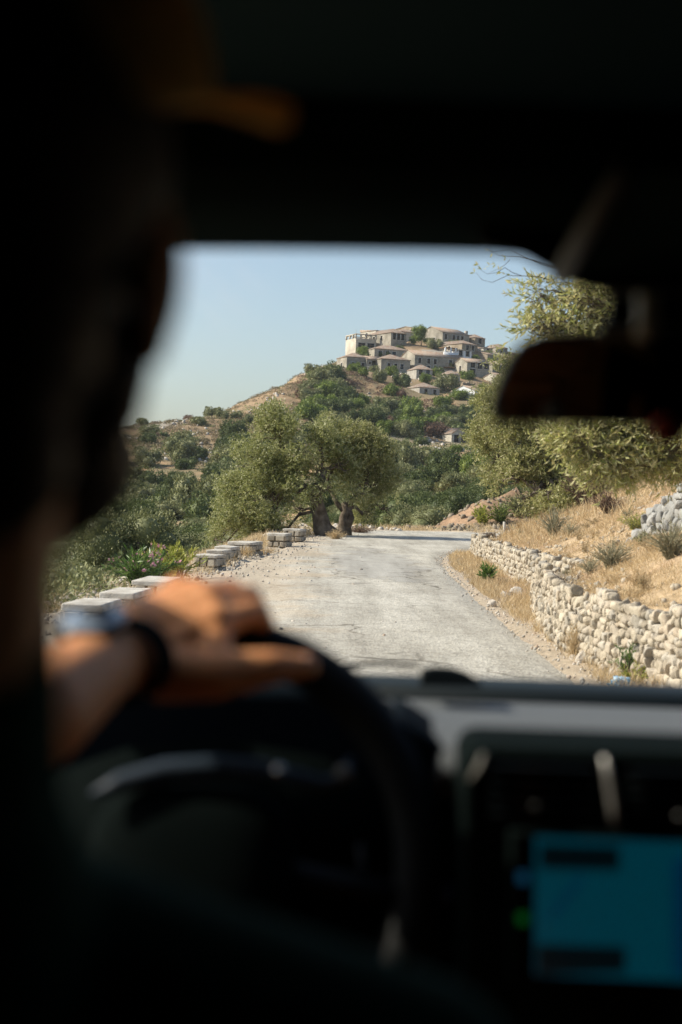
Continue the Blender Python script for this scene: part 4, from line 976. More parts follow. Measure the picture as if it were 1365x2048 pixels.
# slim dark cypress behind the olive pair
q = march(786, 965, 90) or (9, 150); z = float(G(*q)[0]); o = thing('cypress_tree', (q[0], q[1], z), 'slim black green cypress right behind the olive pair', 'cypress')
MB().tube([(q[0],q[1],z-.5),(q[0],q[1],z+1.5)], [.15,.1], 8).build('trunk', 'bark', o)
mb = MB(); n = 3500; t = rng.random(n); a = rng.uniform(0,6.28,n); hc = 62*q[1]/FPX; rad = hc*.11*np.sin(np.pi*np.clip(t*.9+.08,0,1))**.6*rng.uniform(.75,1.05,n)
pos = np.stack([q[0]+np.cos(a)*rad, q[1]+np.sin(a)*rad, z + .3 + t*hc], 1); dd = rng.normal(0,.35,(n,3)); dd[:,2] += 1
leaf_quads(mb, pos, dd, .35, .12); mb.tube([(q[0],q[1],z+.3),(q[0],q[1],z+hc*.5),(q[0],q[1],z+hc)], [hc*.06,hc*.08,.02], 8); mb.build('crown', 'shrub_dark', o)
# ------------------------------------------------------------------ village houses
def facade(mb, O, ux, uy, W, H, holes, th=.45, ragged=None, down=3.0):
    """wall sheet with real openings; O lower left corner, ux along it, uy outward normal negative (inward)"""
    O = np.array(O); ux = np.array(ux); uy = np.array(uy); uz = np.array([0,0,1.])
    X = sorted(set([0, W] + [v for h in holes for v in (h[0], h[0]+h[2])])); Z = sorted(set([-down, 0, H] + [v for h in holes for v in (h[1], h[1]+h[3])]))
    X = [x for x in X if 0 <= x <= W]; Z = [z for z in Z if z <= H]
    pt = lambda x, z, y: O + ux*x + uz*z + uy*y
    ish = lambda xc, zc: any(h[0] < xc < h[0]+h[2] and h[1] < zc < h[1]+h[3] for h in holes)
    for a, b in zip(X[:-1], X[1:]):
        for c, d in zip(Z[:-1], Z[1:]):
            if ish((a+b)/2, (c+d)/2): continue
            mb.quad(pt(a,c,0), pt(b,c,0), pt(b,d,0), pt(a,d,0)); mb.quad(pt(a,c,th), pt(a,d,th), pt(b,d,th), pt(b,c,th))
    for (x, z, w_, h_) in holes:
        x1, z1 = x+w_, z+h_
        mb.quad(pt(x,z,0), pt(x,z1,0), pt(x,z1,th), pt(x,z,th)); mb.quad(pt(x1,z,0), pt(x1,z,th), pt(x1,z1,th), pt(x1,z1,0))
        mb.quad(pt(x,z,0), pt(x,z,th), pt(x1,z,th), pt(x1,z,0)); mb.quad(pt(x,z1,0), pt(x1,z1,0), pt(x1,z1,th), pt(x,z1,th))
    mb.quad(pt(0,H,0), pt(W,H,0), pt(W,H,th), pt(0,H,th))
def house(label, px0, px1, eave, base, d, yaw=18, depth=8, roof='hip', rh=1.9, wins=(), side=(), wall='masonry', name='stone_house', cat='house', shutter=None, chim=False, extra=None, loggia=None, roofm='roof_tile'):
    yw = R(yaw+7); ux = np.array([math.cos(yw), math.sin(yw), 0]); uy = np.array([-math.sin(yw), math.cos(yw), 0]); uz = np.array([0,0,1.])
    O = np.array(tuple(P(px0, base, d))); W = (px1-px0)*d/FPX/math.cos(yw)/(1 - math.tan(yw)*(px1-682)/FPX); H = (base-eave)*d/FPX
    rh *= .85 if roof in ('hip','gable','gabley','shed') else 1
    o = thing(name, tuple(O), label, cat, 'stone houses of the hill village')
    pt = lambda x, y, z: O + ux*x + uy*y + uz*z
    # windows given as fractions (centre x, sill z, width m, height m)
    def holes(ws, W_): return [(max(.3, f*W_ - w_/2), zf*H, w_, min(h_, H*.96 - zf*H)) for (f, zf, w_, h_) in ws]
    hf = holes(wins, W); hs = holes(side, depth); hl = [(loggia[0]*W, loggia[1]*H, loggia[2]*W, loggia[3]*H)] if loggia else []
    mb = MB(); facade(mb, O, ux, uy, W, H, hf + hl)
    facade(mb, pt(0,depth,0), -uy, ux, depth, H, hs)                      # left side
    facade(mb, pt(W,0,0), uy, -ux, depth, H, [])                           # right side
    facade(mb, pt(W,depth,0), -ux, -uy, W, H, [])
    if roof == 'gable':                                                     # ridge along x: gable triangles on the sides
        for xx in (.0, W): mb.add([pt(xx,0,H), pt(xx,depth,H), pt(xx,depth/2,H+rh)], [(0,1,2)])
    if roof == 'gabley':
        for yy in (.0, depth): mb.add([pt(0,yy,H), pt(W,yy,H), pt(W/2,yy,H+rh)], [(0,1,2)])
    if loggia:
        x, z, w_, h_ = hl[0]; mb.quad(pt(x,2.2,z), pt(x+w_,2.2,z), pt(x+w_,2.2,z+h_), pt(x,2.2,z+h_)); mb.quad(pt(x,.45,z), pt(x+w_,.45,z), pt(x+w_,2.2,z), pt(x,2.2,z))
    mb.build('wall', wall, o)
    if roof in ('hip','gable','gabley','shed'):
        e = .14; t = .14; rb = MB(); zz = H + .02
        A = [pt(-e,-e,zz-.12), pt(W+e,-e,zz-.12), pt(W+e,depth+e,zz-.12), pt(-e,depth+e,zz-.12)]
        if roof == 'hip':
            k = min(W, depth)/2
            if W >= depth: r = [pt(k,depth/2,zz+rh), pt(max(W-k,k+.05),depth/2,zz+rh)]; F_ = [(0,1,5,4),(2,3,4,5),(1,2,5),(3,0,4)]
            else: r = [pt(W/2,k,zz+rh), pt(W/2,max(depth-k,k+.05),zz+rh)]; F_ = [(0,1,4),(1,2,5,4),(2,3,5),(3,0,4,5)]
        elif roof == 'gable': r = [pt(-e,depth/2,zz+rh), pt(W+e,depth/2,zz+rh)]; F_ = [(0,1,5,4),(2,3,4,5),(1,2,5),(3,0,4)]
        elif roof == 'gabley': r = [pt(W/2,-e,zz+rh), pt(W/2,depth+e,zz+rh)]; F_ = [(0,1,4),(1,2,5,4),(2,3,5),(3,0,4,5)]
        else: r = [pt(-e,depth+e,zz+rh), pt(W+e,depth+e,zz+rh)]; F_ = [(0,1,5,4),(2,3,4,5),(1,2,5),(3,0,4)]
        top = A + r; bot = [p - uz*t for p in A]
        if roof in ('gable','gabley'):   # slabs only, so the gable wall shows
            sl = [(0,1,5,4),(2,3,4,5)] if roof == 'gable' else [(1,2,5,4),(3,0,4,5)]
            for q in sl:
                vv = [top[i] for i in q]; ww = [p - uz*t for p in vv]
                rb.add(vv+ww, [(0,1,2,3),(7,6,5,4),(0,4,5,1),(1,5,6,2),(2,6,7,3),(3,7,4,0)])
        else:
            rb.add(top, F_); rb.add(A + bot, [(4,7,6,5),(0,4,5,1),(1,5,6,2),(2,6,7,3),(3,7,4,0)])
        # rows of tiles stepping down the front slope
        ro = rb.build('roof', roofm, o)
        if chim: MB().box(pt(W*chim,depth*.5,zz+rh+.2), (.8,.8,1.6), Matrix.Rotation(yw,3,'Z')).build('chimney', 'plaster', ro)
    elif roof == 'flat':
        MB().box(pt(W/2,depth/2,H+.12), (W+.5,depth+.5,.24), Matrix.Rotation(yw,3,'Z')).build('roof', 'plaster', o)
    elif roof == 'ruin':
        rb = MB(); n_ = 7
        for k in range(n_):
            h_ = max(.1, rh*(.55+.5*vnoise(np.array([k*1.7+px0]), np.array([3.3]))[0])); rb.box(pt(W*(k+.5)/n_, .22, H+h_/2), (W/n_, .45, h_), Matrix.Rotation(yw,3,'Z'), jit=.05)
            rb.box(pt(.22, depth*(k+.5)/n_, H+h_/2), (.45, depth/n_, h_), Matrix.Rotation(yw,3,'Z'), jit=.05)
        rb.build('broken_wall_top', wall, o)
    elif roof == 'frame':         # unfinished storey: posts and ring beam
        rb = MB(); Rm = Matrix.Rotation(yw,3,'Z')
        for k in range(5): rb.box(pt(W*k/4, .2, H+rh/2), (.45,.45,rh), Rm)
        for k in range(1,4): rb.box(pt(.2, depth*k/3, H+rh/2), (.45,.45,rh), Rm); rb.box(pt(W, depth*k/3, H+rh/2), (.45,.45,rh), Rm)
        rb.box(pt(W/2,.2,H+rh+.15), (W+.5,.5,.3), Rm); rb.box(pt(.2,depth/2,H+rh+.16), (.5,depth,.3), Rm); rb.box(pt(W/2,depth,H+rh+.14), (W,.4,.28), Rm)
        for k in (0,2,4): rb.tube([pt(W*k/4,.2,H+rh), pt(W*k/4,.2,H+rh+1.6)], .05, 5)
        rb.build('unfinished_frame', wall, o)
    def window(hole, o0, ax, inn, sh):
        x, z, w_, h_ = hole; a = lambda u, v, t: np.array(o0) + ax*u + uz*v + inn*t
        fb = MB(); b_ = .16; fr = math.atan2(ax[1], ax[0]); Rm = Matrix.Rotation(fr,3,'Z')
        for (cx_, cz_, sx_, sz_) in [(x-b_/2, z+h_/2, b_, h_+2*b_), (x+w_+b_/2, z+h_/2, b_, h_+2*b_), (x+w_/2, z+h_+b_/2, w_, b_), (x+w_/2, z-b_/2, w_+.1, b_)]:
            fb.box(a(cx_, cz_, .0), (sx_, .07, sz_), Rm)
        wo = fb.build('window', 'surround', o)
        pb = MB(); pb.box(a(x+w_/2, z+h_/2, .3), (w_, .05, h_), Rm)
        pb.build('pane', M['shutter_blue'] if sh else M['dark_pane'], wo)
        mb2 = MB(); mb2.box(a(x+w_/2, z+h_/2, .26), (.06,.05,h_), Rm).box(a(x+w_/2, z+h_*.6, .255), (w_,.05,.06), Rm); mb2.build('frame', 'timber', wo)
    for k, h_ in enumerate(hf): window(h_, O, ux, uy, shutter and k in shutter)
    for h_ in hs: window(h_, pt(0,depth,0), -uy, ux, False)
    if extra: extra(o, pt, W, H, depth, yw)
    return o
def balcony(fx, zf, wf, doors=2):
    def f(o, pt, W, H, depth, yw):
        mb = MB(); Rm = Matrix.Rotation(yw,3,'Z'); mb.box(pt(fx*W, -.65, zf*H), (wf*W, 1.3, .22), Rm)
        for k in range(7): mb.box(pt(fx*W + wf*W*(k/6-.5)*.97, -1.22, zf*H+.5), (.05,.05,.85), Rm)
        mb.box(pt(fx*W, -1.22, zf*H+.95), (wf*W, .06, .06), Rm); mb.build('balcony', 'timber', o)
    return f
w2 = (.95, 1.45)
def row(xs_, z, w_=.95, h_=1.45): return [(x, z, w_, h_) for x in xs_]
house('long low stone house with two small windows, at the left front of the village', 693, 735, 712, 752, 402, 14, 8, 'hip', 1.6, row((.3,.78), .45), row((.5,), .45), loggia=None)
def loggia_extra(o, pt, W, H, depth, yw):
    mb = MB(); Rm = Matrix.Rotation(yw,3,'Z'); mb.box(pt(W/2,-.3,H*.50), (W,.9,.25), Rm); mb.build('terrace_slab', 'plaster', o)
    mb = MB(); [mb.box(pt(W*f,-.5,H*.24), (.35,.35,H*.5), Rm) for f in (.04,.96)]; mb.build('terrace_posts', 'plaster', o)
house('stone house with open shaded loggia over a terrace, in the front row', 733, 764, 717, 752, 403, 14, 7.6, 'gable', 1.3, row((.2,), .68, .7, .8), (), extra=loggia_extra, loggia=(.32,.56,.56,.34))
house('stone house with three small windows and hip roof, right of the loggia', 762, 820, 716, 750, 401, 14, 8, 'hip', 1.8, row((.27,.5,.72), .42), (), wall='masonry', shutter=(2,))
house('two storey stone house above the loggia house, red hip roof', 749, 821, 696, 720, 416, 14, 8.5, 'hip', 1.7, row((.16,.36,.54,.86), .35, 1.15, 1.6), (), wall='masonry', shutter=(0,2))
house('unfinished pale house with bare posts, at the left ridge top', 712, 752, 676, 695, 436, 16, 8, 'frame', 1.1, row((.3,.75), .1, 2.4, 1.3), (), wall='masonry_light', roofm='plaster')
house('small pale box house on the skyline behind the unfinished one', 752, 770, 660, 680, 448, 30, 8, 'shed', .6, row((.25,), .3), row((.4,), .3), wall='masonry_light')
house('tall stone house with arched dark windows and bright left wall on the ridge', 782, 812, 664, 694, 434, 26, 13, 'hip', 1.7, row((.22,.5,.78), .52, 1.2, 1.9), row((.3,.6), .5), wall='masonry')
house('low house half hidden behind the arched window house on the skyline', 800, 832, 662, 684, 456, 20, 7, 'hip', 1.2, (), (), wall='masonry_light')
house('ridge crest house with long brown roof, highest of the village', 846, 866, 657, 676, 468, 40, 15, 'gable', 1.3, row((.5,), .4), row((.3,.6,.8), .35), wall='masonry_brown')
house('pale lit wall house with three narrow windows below the crest house', 868, 880, 660, 684, 462, 50, 15, 'flat', .5, (), row((.3,.5,.7), .45, .8, 1.6), wall='masonry_light')
house('long red roofed ridge house with bright left gable', 885, 938, 663, 692, 444, 32, 11, 'gable', 2.3, row((.12,.42,.58,.74), .5, 1.1, 1.6), row((.35,.65), .3), chim=False, wall='masonry')
house('house with pointed chimney beside the long ridge house', 950, 970, 674, 696, 452, 34, 9, 'hip', 1.4, row((.5,), .45, 1.6, 1.6), (), chim=.1, wall='masonry_brown')
house('brown roofed house with bright left wall below the long ridge house', 924, 955, 686, 710, 424, 32, 14, 'hip', 1.5, row((.35,.7), .45, 1.1, 1.5), row((.6,), .4), wall='masonry_brown')
def terrace_extra(o, pt, W, H, depth, yw):
    mb = MB(); Rm = Matrix.Rotation(yw,3,'Z')
    for f in (-.9,-.5,-.15): mb.box(pt(W*f,.2,H*.75), (.35,.35,H*.9), Rm)
    mb.box(pt(-W*.5,.2,H*.18), (W*1.0,.4,H*.9), Rm); mb.build('terrace', 'white_paint', o)
    MB().box(pt(-W*.48,1.6,H*1.18), (W*.95,3,.18), Rm).build('pergola', 'timber', o)
house('white walled house with grey blue front, two windows and terrace pergola', 916, 943, 700, 717, 414, 24, 7, 'flat', .5, row((.22,.72), .35, 1.3, 1.5), (), wall='white_paint', extra=terrace_extra)
house('longest two storey stone house with balcony, middle of the village', 829, 928, 709, 748, 405, 17, 9, 'gable', 2.0,
      row((.10,.28,.41), .58) + row((.72,.86), .55, 1.0, 1.7) + row((.28,.41), .22) + row((.70,.85), .12, 1.0, 1.6), row((.5,), .5), shutter=(3,5), wall='masonry', extra=balcony(.76,.46,.36))
house('two storey stone house with large dark openings at the right of the village', 934, 978, 723, 750, 402, 15, 8.5, 'gable', 1.6, row((.26,.58,.88), .52, 1.5, 1.7) + row((.26,), .08, 1.8, 1.7), row((.5,), .1, 1.2, 2.4), wall='masonry')
house('little pyramid roofed house before the longest stone house', 833, 865, 737, 757, 388, 12, 7, 'hip', 1.6, row((.27,.72), .4, 1.1, 1.4), (), shutter=(1,), wall='plaster')
house('broken narrow house with pale corner, half buried in trees', 897, 920, 747, 768, 386, 16, 6, 'hip', 1.2, row((.6,), .35, 1.4, 1.9), (), wall='plaster')
house('roofless low ruin wall under the right hand house', 926, 950, 768, 785, 378, 14, 6, 'ruin', .9, (), (), wall='masonry_brown')
house('small hip roofed cottage with two windows among the trees', 839, 879, 773, 797, 366, 22, 6.5, 'hip', 1.6, row((.32,.76), .4, 1.0, 1.3), (), wall='plaster')
house('red roofed cottage with white left wall at the right edge of the village', 950, 972, 780, 803, 350, 36, 8, 'gable', 1.5, row((.5,), .4), row((.5,), .4), wall='white_paint')
house('lone pale ruin with gabled roof low on the slope', 903, 936, 866, 892, 300, 20, 8, 'gabley', 1.4, row((.3,.72), .25, 1.2, 1.7), row((.45,), .3), wall='masonry_light')
house('low tumbledown annexe left of the lone pale ruin', 868, 892, 875, 890, 304, 24, 6, 'shed', 1.2, (), (), wall='masonry_brown')
house('flat roofed house at the right end of the ridge', 967, 985, 695, 712, 436, 30, 9, 'shed', .8, row((.5,), .4), row((.5,), .4), wall='masonry_light')
house('gabled house low under the ridge trees at the right', 975, 1000, 708, 724, 424, 28, 9, 'gable', 1.4, row((.5,), .4), (), wall='masonry_brown')
house('red roofed house peeping out at the right ridge end', 992, 1015, 694, 712, 446, 20, 9, 'hip', 1.5, row((.5,), .4), (), wall='masonry')
# terrace wall under the front row
q0 = P(712,768,394); q1 = P(772,774,394)
mb = MB(); n_ = 90; pos = np.stack([np.linspace(q0.x,q1.x,n_), np.full(n_,394.)+rng.normal(0,.2,n_), np.interp(np.linspace(0,1,n_),[0,1],[q0.z,q1.z])+rng.normal(0,.2,n_)], 1)
scatter_stones(mb, pos, rng.uniform(.25,.6,(n_,3)), 1, blocky=.5); tag(mb.build('terrace_wall', 'masonry_brown'), 'crumbling terrace wall below the long low house', 'wall')

house('tiny stone hut with brown roof between the pyramid roofed house and the loggia row', 808, 826, 758, 768, 384, 20, 5, 'gable', 1.0, row((.5,), .3, .8, 1.0), (), wall='masonry_brown')
house('small pale house squeezed behind the white walled one', 946, 962, 697, 709, 432, 26, 7, 'gable', 1.2, row((.5,), .35, .9, 1.2), row((.5,), .35), wall='masonry_light')
house('narrow stone house between the ridge house and the brown roofed one', 905, 925, 691, 706, 432, 24, 7, 'shed', 1.0, row((.3,.7), .35, .8, 1.2), (), wall='masonry')
house('stone house stepping down the right slope behind the olive', 985, 1012, 728, 748, 410, 20, 8, 'hip', 1.4, row((.3,.7), .4), row((.5,), .4), wall='masonry')
house('cream house farther down the right slope behind the olive', 1000, 1026, 752, 772, 395, 24, 8, 'gable', 1.4, row((.35,.7), .4), (), wall='masonry_light')
# ------------------------------------------------------------------ the car we sit in
car = thing('car', (.25, .4, .3), 'dark car cabin seen from the back seat, windscreen, dashboard and mirror', 'car')
RX, LX = 1.02, -.55
def wp(px, py, y): return tuple(P(px, py, y))
# header above the windscreen, following its lower edge
hp = [(-700,560),(-300,515),(0,500),(180,492),(340,487),(500,487),(680,489),(860,492),(980,495),(1100,505),(1300,520),(1700,560),(2600,640)]
mb = MB(); V = []
for (px, py) in hp:
    a = P(px, py+12, 1.0); V += [tuple(a), (a.x, 1.02, 1.68), (a.x, .90, 1.68), (a.x, .90, a.z + .035)]
F = [(4*k+j, 4*k+4+j, 4*k+4+(j+1)%4, 4*k+(j+1)%4) for k in range(len(hp)-1) for j in range(4)] + [(0,1,2,3)]
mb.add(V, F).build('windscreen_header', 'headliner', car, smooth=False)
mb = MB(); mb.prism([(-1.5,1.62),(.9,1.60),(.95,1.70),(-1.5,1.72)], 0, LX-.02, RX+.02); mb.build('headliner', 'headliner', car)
# body sides, floor, rear; unseen, closed and drawn forward to darken the cabin
mb = MB()
for x in (LX, RX):
    mb.box((x, -.34, .95), (.06, 2.32, 1.5)); mb.box((x, 1.05, .68), (.06, 1.55, .86)); mb.box((x, .45, 1.60), (.08, 1.1, .12))
mb.box((.24, -1.5, 1.0), (1.6, .06, 1.5)); mb.box((.24, .1, .3), (1.6, 3.2, .06)); mb.box((.24, 1.86, .68), (1.6, .06, .78))
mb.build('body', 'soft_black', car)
mb = MB()
for x, s_ in ((LX, 1), (RX, -1)): mb.tube([(x, 1.84, 1.07), (x+.03*s_, 1.4, 1.38), (x+.05*s_, 1.08, 1.56), (x+.06*s_, .9, 1.62)], [.045,.035,.035,.04], 10)
mb.build('windscreen_pillars', 'soft_black', car, smooth=True)
# windscreen
V = []; nxx, nyy = 17, 9
for j in range(nyy):
    for i in range(nxx):
        u = i/(nxx-1); v = j/(nyy-1); x = LX + .02 + (RX-LX-.04)*u; bow = .10*(1-(2*u-1)**2)
        V.append((x, 1.74 + bow - v*.76 - bow*v*.6, 1.10 + v*.45 + .02*math.sin(v*3.14)))
mb = MB(); mb.add(V, [(j*nxx+i, j*nxx+i+1, (j+1)*nxx+i+1, (j+1)*nxx+i) for j in range(nyy-1) for i in range(nxx-1)]); mb.build('windscreen', 'glass', car, smooth=True)
# unseen passenger window, its tint added to cut fill light in the cabin
g = bpy.data.materials.new('tinted_glass'); g.use_nodes = True; N = g.node_tree.nodes; L = g.node_tree.links; N.clear()
o_ = N.new('ShaderNodeOutputMaterial'); a_ = N.new('ShaderNodeBsdfTransparent'); a_.inputs[0].default_value = (.45,.48,.47,1); b_ = N.new('ShaderNodeBsdfGlossy'); b_.inputs['Roughness'].default_value = .03
mx = N.new('ShaderNodeMixShader'); mx.inputs[0].default_value = .04; L.new(a_.outputs[0], mx.inputs[1]); L.new(b_.outputs[0], mx.inputs[2]); L.new(mx.outputs[0], o_.inputs[0])
MB().prism([(.83,1.08),(1.82,1.08),(1.4,1.33),(1.0,1.54),(.83,1.54)], 0, RX+.005, RX+.009).build('side_window', g, car)
# bonnet, wings
mb = MB(); V = []
for j, (y, z) in enumerate([(1.84,1.05),(2.1,1.03),(2.5,.97),(2.85,.88),(2.98,.78),(3.0,.45)]):
    for i in range(9):
        u = i/8*2-1; V.append((.235 + u*.78, y - .06*u*u, z - .05*u**4))
mb.add(V, [(j*9+i, j*9+i+1, j*9+10+i, j*9+9+i) for j in range(5) for i in range(8)]); mb.build('bonnet', 'car_paint', car, smooth=True)
# dashboard: dark cowl lip, pale grey top, black face
zf = P(1000, 1372, 1.74).z; zn = P(1100, 1497, 1.20).z
mb = MB(); mb.prism([(1.70,zf-.012),(1.71,zf),(1.80,zf+.002),(1.84,zf-.06),(1.70,zf-.08)], 0, LX+.03, RX-.03); mb.build('cowl_lip', 'black_plastic', car)
mb = MB(); pf = [(1.705,zf-.014),(1.6,zf-.010),(1.4,zn-.004),(1.26,zn+.002),(1.205,zn-.002),(1.185,zn-.018),(1.2,zn-.05),(1.705,zn-.06)]
n = len(pf); V = [(.025+(1.7-y)/.5*.062, y, z) for y, z in pf] + [(RX-.03, y, z) for y, z in pf]
mb.add(V, [tuple(range(n)), tuple(range(2*n-1,n-1,-1))] + [(k,n+k,n+(k+1)%n,(k+1)%n) for k in range(n)]); mb.prism([(1.705,zf-.014),(1.6,zf-.010),(1.42,zn-.006),(1.42,zn-.055),(1.705,zn-.06)], 0, LX+.03, .083); mb.build('dashboard_top', 'dash_top', car, bevel=.008)
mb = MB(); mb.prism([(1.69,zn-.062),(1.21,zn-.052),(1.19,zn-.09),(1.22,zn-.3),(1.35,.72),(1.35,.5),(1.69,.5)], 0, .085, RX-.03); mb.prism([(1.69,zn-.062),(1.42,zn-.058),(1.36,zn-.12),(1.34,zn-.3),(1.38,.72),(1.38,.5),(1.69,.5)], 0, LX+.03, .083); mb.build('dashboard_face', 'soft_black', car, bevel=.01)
# hump of the wiper spindle cover and the wiper blade against the glass foot
V = []; hpx = [(838,1372),(842,1336),(870,1332),(905,1334),(935,1344),(955,1358),(968,1374)]
for y in (1.60, 1.68): V += [wp(px, py, y) for px, py in hpx]
n = len(hpx); mb = MB(); mb.add(V, [tuple(range(n)), tuple(range(2*n-1,n-1,-1))] + [(k,n+k,n+(k+1)%n,(k+1)%n) for k in range(n)]); mb.build('sensor_hump', 'black_plastic', car, bevel=.004)
V = []; hpx = [(940,1384),(945,1372),(1270,1381),(1290,1386),(1300,1396)]
mb = MB(); mb.tube([wp(560,1342,1.80), wp(690,1331,1.82), wp(760,1326,1.83), wp(838,1331,1.83)], [.003,.0035,.004,.003], 6); mb.build('wiper_blade', 'black_plastic', car, smooth=True)
# mirror mount and sensor cover on the glass
poly = [(940,380),(958,494),(1005,501),(1055,518),(1100,545),(1135,566),(1175,578),(1222,588),(1212,640),(1196,674),(1420,690),(1700,640),(1700,380)]
V = []
for y in (.965, 1.0): V += [wp(px, py, y) for px, py in poly]
n = len(poly); mb = MB(); mb.add(V, [tuple(range(n)), tuple(range(2*n-1,n-1,-1))] + [(k,n+k,n+(k+1)%n,(k+1)%n) for k in range(n)]); mb.build('sensor_cover', 'black_plastic', car, bevel=.004)
M['grey_plastic'] = mat('grey_plastic', (.6,.58,.53), .5, .4); M['dim_plastic'] = mat('dim_plastic', (.13,.125,.11), .6, .3)
mb = MB(); mb.tube([wp(1294,585,.93), wp(1294,625,.93), wp(1292,668,.92)], [.008,.007,.008], 10); mb.build('mirror_stem', 'grey_plastic', car, smooth=True)
mb = MB(); mb.tube([wp(1215,588,.945), wp(1300,582,.945), wp(1420,584,.945)], .0028, 6); mb.tube([wp(1200,664,.94), wp(1300,657,.94), wp(1420,660,.94)], .0045, 6); mb.build('mount_bar_highlight', 'dim_plastic', car, smooth=True)  # grey bars; the lower one stands for the highlight on the mirror housing
# folded sun visor on the passenger side, its lit edge modelled as a paler tube down to the header
a, b_ = P(1122,552,.97), P(1250,335,.80)
mb = MB(); mb.tube([a, a.lerp(b_,.5)+Vector((0,0,.002)), b_], [.0075,.007,.006], 8); mb.build('visor_lit_edge', 'dim_plastic', car, smooth=True)
c = P(1900,380,.80); mb = MB(); e = Vector((0,0,.012))
mb.add([tuple(v) for v in (a, b_, c, P(1900,560,.97), a+e, b_+e, c+e, P(1900,560,.97)+e)], [(0,1,2,3),(7,6,5,4),(0,4,5,1),(1,5,6,2),(2,6,7,3),(3,7,4,0)]); mb.build('sun_visor', 'headliner', car, bevel=.003)
# rear view mirror, turned towards the driver
mo = [(982,806),(984,832),(1000,846),(1200,849),(1500,856),(1800,860),(1850,830),(1862,760),(1840,695),(1700,679),(1400,666),(1200,662),(1090,668),(1046,684),(1020,714),(1000,756)]
SL = -.42
def mp(px, py, off=0, shrink=0):
    cx, cy = 1430, 758; px += (cx-px)*shrink*.35; py += (cy-py)*shrink
    d_ = ray(px, py); # plane y = .97 + SL*(x-.11)
    t = (.97 - SL*.11 + off - CAM.y + SL*CAM.x)/(d_.y - SL*d_.x); return tuple(CAM + d_*t)
n = len(mo); V = [mp(*p, 0) for p in mo] + [mp(*p, .006, -.03) for p in mo] + [mp(*p, .03, .25) for p in mo] + [mp(*p, -.001, .05) for p in mo]
F = [(k,(k+1)%n,n+(k+1)%n,n+k) for k in range(n)] + [(n+k,n+(k+1)%n,2*n+(k+1)%n,2*n+k) for k in range(n)] + [tuple(range(2*n,3*n))] + [(k,3*n+k,3*n+(k+1)%n,(k+1)%n) for k in range(n)]
mb = MB(); mb.add(V, F); mir = mb.build('rear_view_mirror', 'black_plastic', car, smooth=True)
mb = MB(); mb.add([mp(*p, -.0005, .05) for p in mo], [tuple(range(n))]); mb.build('mirror_glass', 'mirror_glass', mir)
# ---------------- steering wheel
SW = Vector((-.112, 1.17, 1.045)); TL = R(22); RR = .187
def sw(a, r, off=0):     # angle from the top, clockwise
    x = math.sin(a)*r; u = math.cos(a)*r; return Vector((SW.x + x, SW.y + u*math.sin(TL) - off*math.cos(TL), SW.z + u*math.cos(TL) + off*math.sin(TL)))
mb = MB(); V = []; na, nb = 72, 14
for i in range(na):
    a = 2*math.pi*i/na; c = sw(a, RR); rad = (sw(a, RR+1) - c).normalized(); nn = Vector((0, -math.cos(TL), math.sin(TL)))
    for j in range(nb): t = 2*math.pi*j/nb; V.append(tuple(c + rad*math.cos(t)*.0215 + nn*math.sin(t)*.0215))
mb.add(V, [(i*nb+j, i*nb+(j+1)%nb, ((i+1)%na)*nb+(j+1)%nb, ((i+1)%na)*nb+j) for i in range(na) for j in range(nb)])
whl = mb.build('steering_wheel', 'leather', car, smooth=True)
mb = MB()
for a0 in (R(98), R(262)): mb.tube([sw(a0, .05, -.01), sw(a0, .12, .0), sw(a0, RR)], [.028,.02,.016], 10, sq=.5)
mb.tube([sw(R(180), .04, -.01), sw(R(180), .12, 0), sw(R(180), RR)], [.03,.022,.016], 10, sq=.5); mb.build('spokes', 'leather', whl, smooth=True)
v_, f_ = ICO[3]; mb = MB(); u = np.sign(v_)*np.abs(v_)**.7; u = u*np.array([.085,.035,.07]); mb.add(u @ np.array(Matrix.Rotation(-TL,3,'X')).T*1 + np.array(tuple(sw(0,-.012,.01))), f_); mb.build('airbag_pad', 'soft_black', whl, smooth=True)
mb = MB(); mb.tube([wp(182,1588,1.14), wp(240,1566,1.15), wp(330,1543,1.16), wp(430,1534,1.16), wp(520,1540,1.16), wp(600,1558,1.15), wp(655,1570,1.15), wp(690,1552,1.15), wp(702,1515,1.15)], [.002,.0085,.010,.009,.008,.007,.006,.007,.002], 10)
mb.build('spoke_sheen', 'blue_sheen', whl, smooth=True)  # blue tube standing in for the sky highlight along the hub top
def bead(px, py, y, r, m, nm, par, sx=1): 
    b2 = MB(); b2.add(ICO[2][0]*np.array([r*sx,r,r]) + np.array(wp(px,py,y)), ICO[2][1]); return b2.build(nm, m, par, smooth=True)
bead(558,1540,1.14,.0045,'chrome','hub_glint',whl); bead(688,1545,1.13,.006,'dim_plastic','control_button',whl)  # the chrome bead stands in for a round glint on the hub
# instrument hood
prof = [(-.30,1.0),(-.30,1.09),(-.27,1.135),(-.2,1.165),(-.1,1.175),(0,1.162),(.05,1.135),(.085,1.10),(.105,1.06),(.11,1.0)]
hpx = [(-60,1640),(-50,1500),(10,1425),(120,1385),(400,1368),(640,1371),(740,1384),(800,1420),(860,1470),(915,1535),(935,1600),(938,1700)]
V = [wp(px, py, 1.33) for px, py in hpx]; V += [(v[0]*.97, 1.62, v[2]-.035) for v in V]; n = len(hpx)
mb = MB(); mb.add(V, [tuple(range(n-1,-1,-1)), tuple(range(n,2*n))] + [(k,(k+1)%n,n+(k+1)%n,n+k) for k in range(n)]); M['hood_black'] = mat('hood_plastic', (.006,.010,.014), .95, .03)
hood = mb.build('instrument_hood', M['hood_black'], car, bevel=.012)
mb = MB(); mb.prism([(x*.9-.01, .97+(z-1.0)*.82) for x, z in prof], 1, 1.322, 1.3295); mb.build('instrument_cluster', 'soft_black', car)
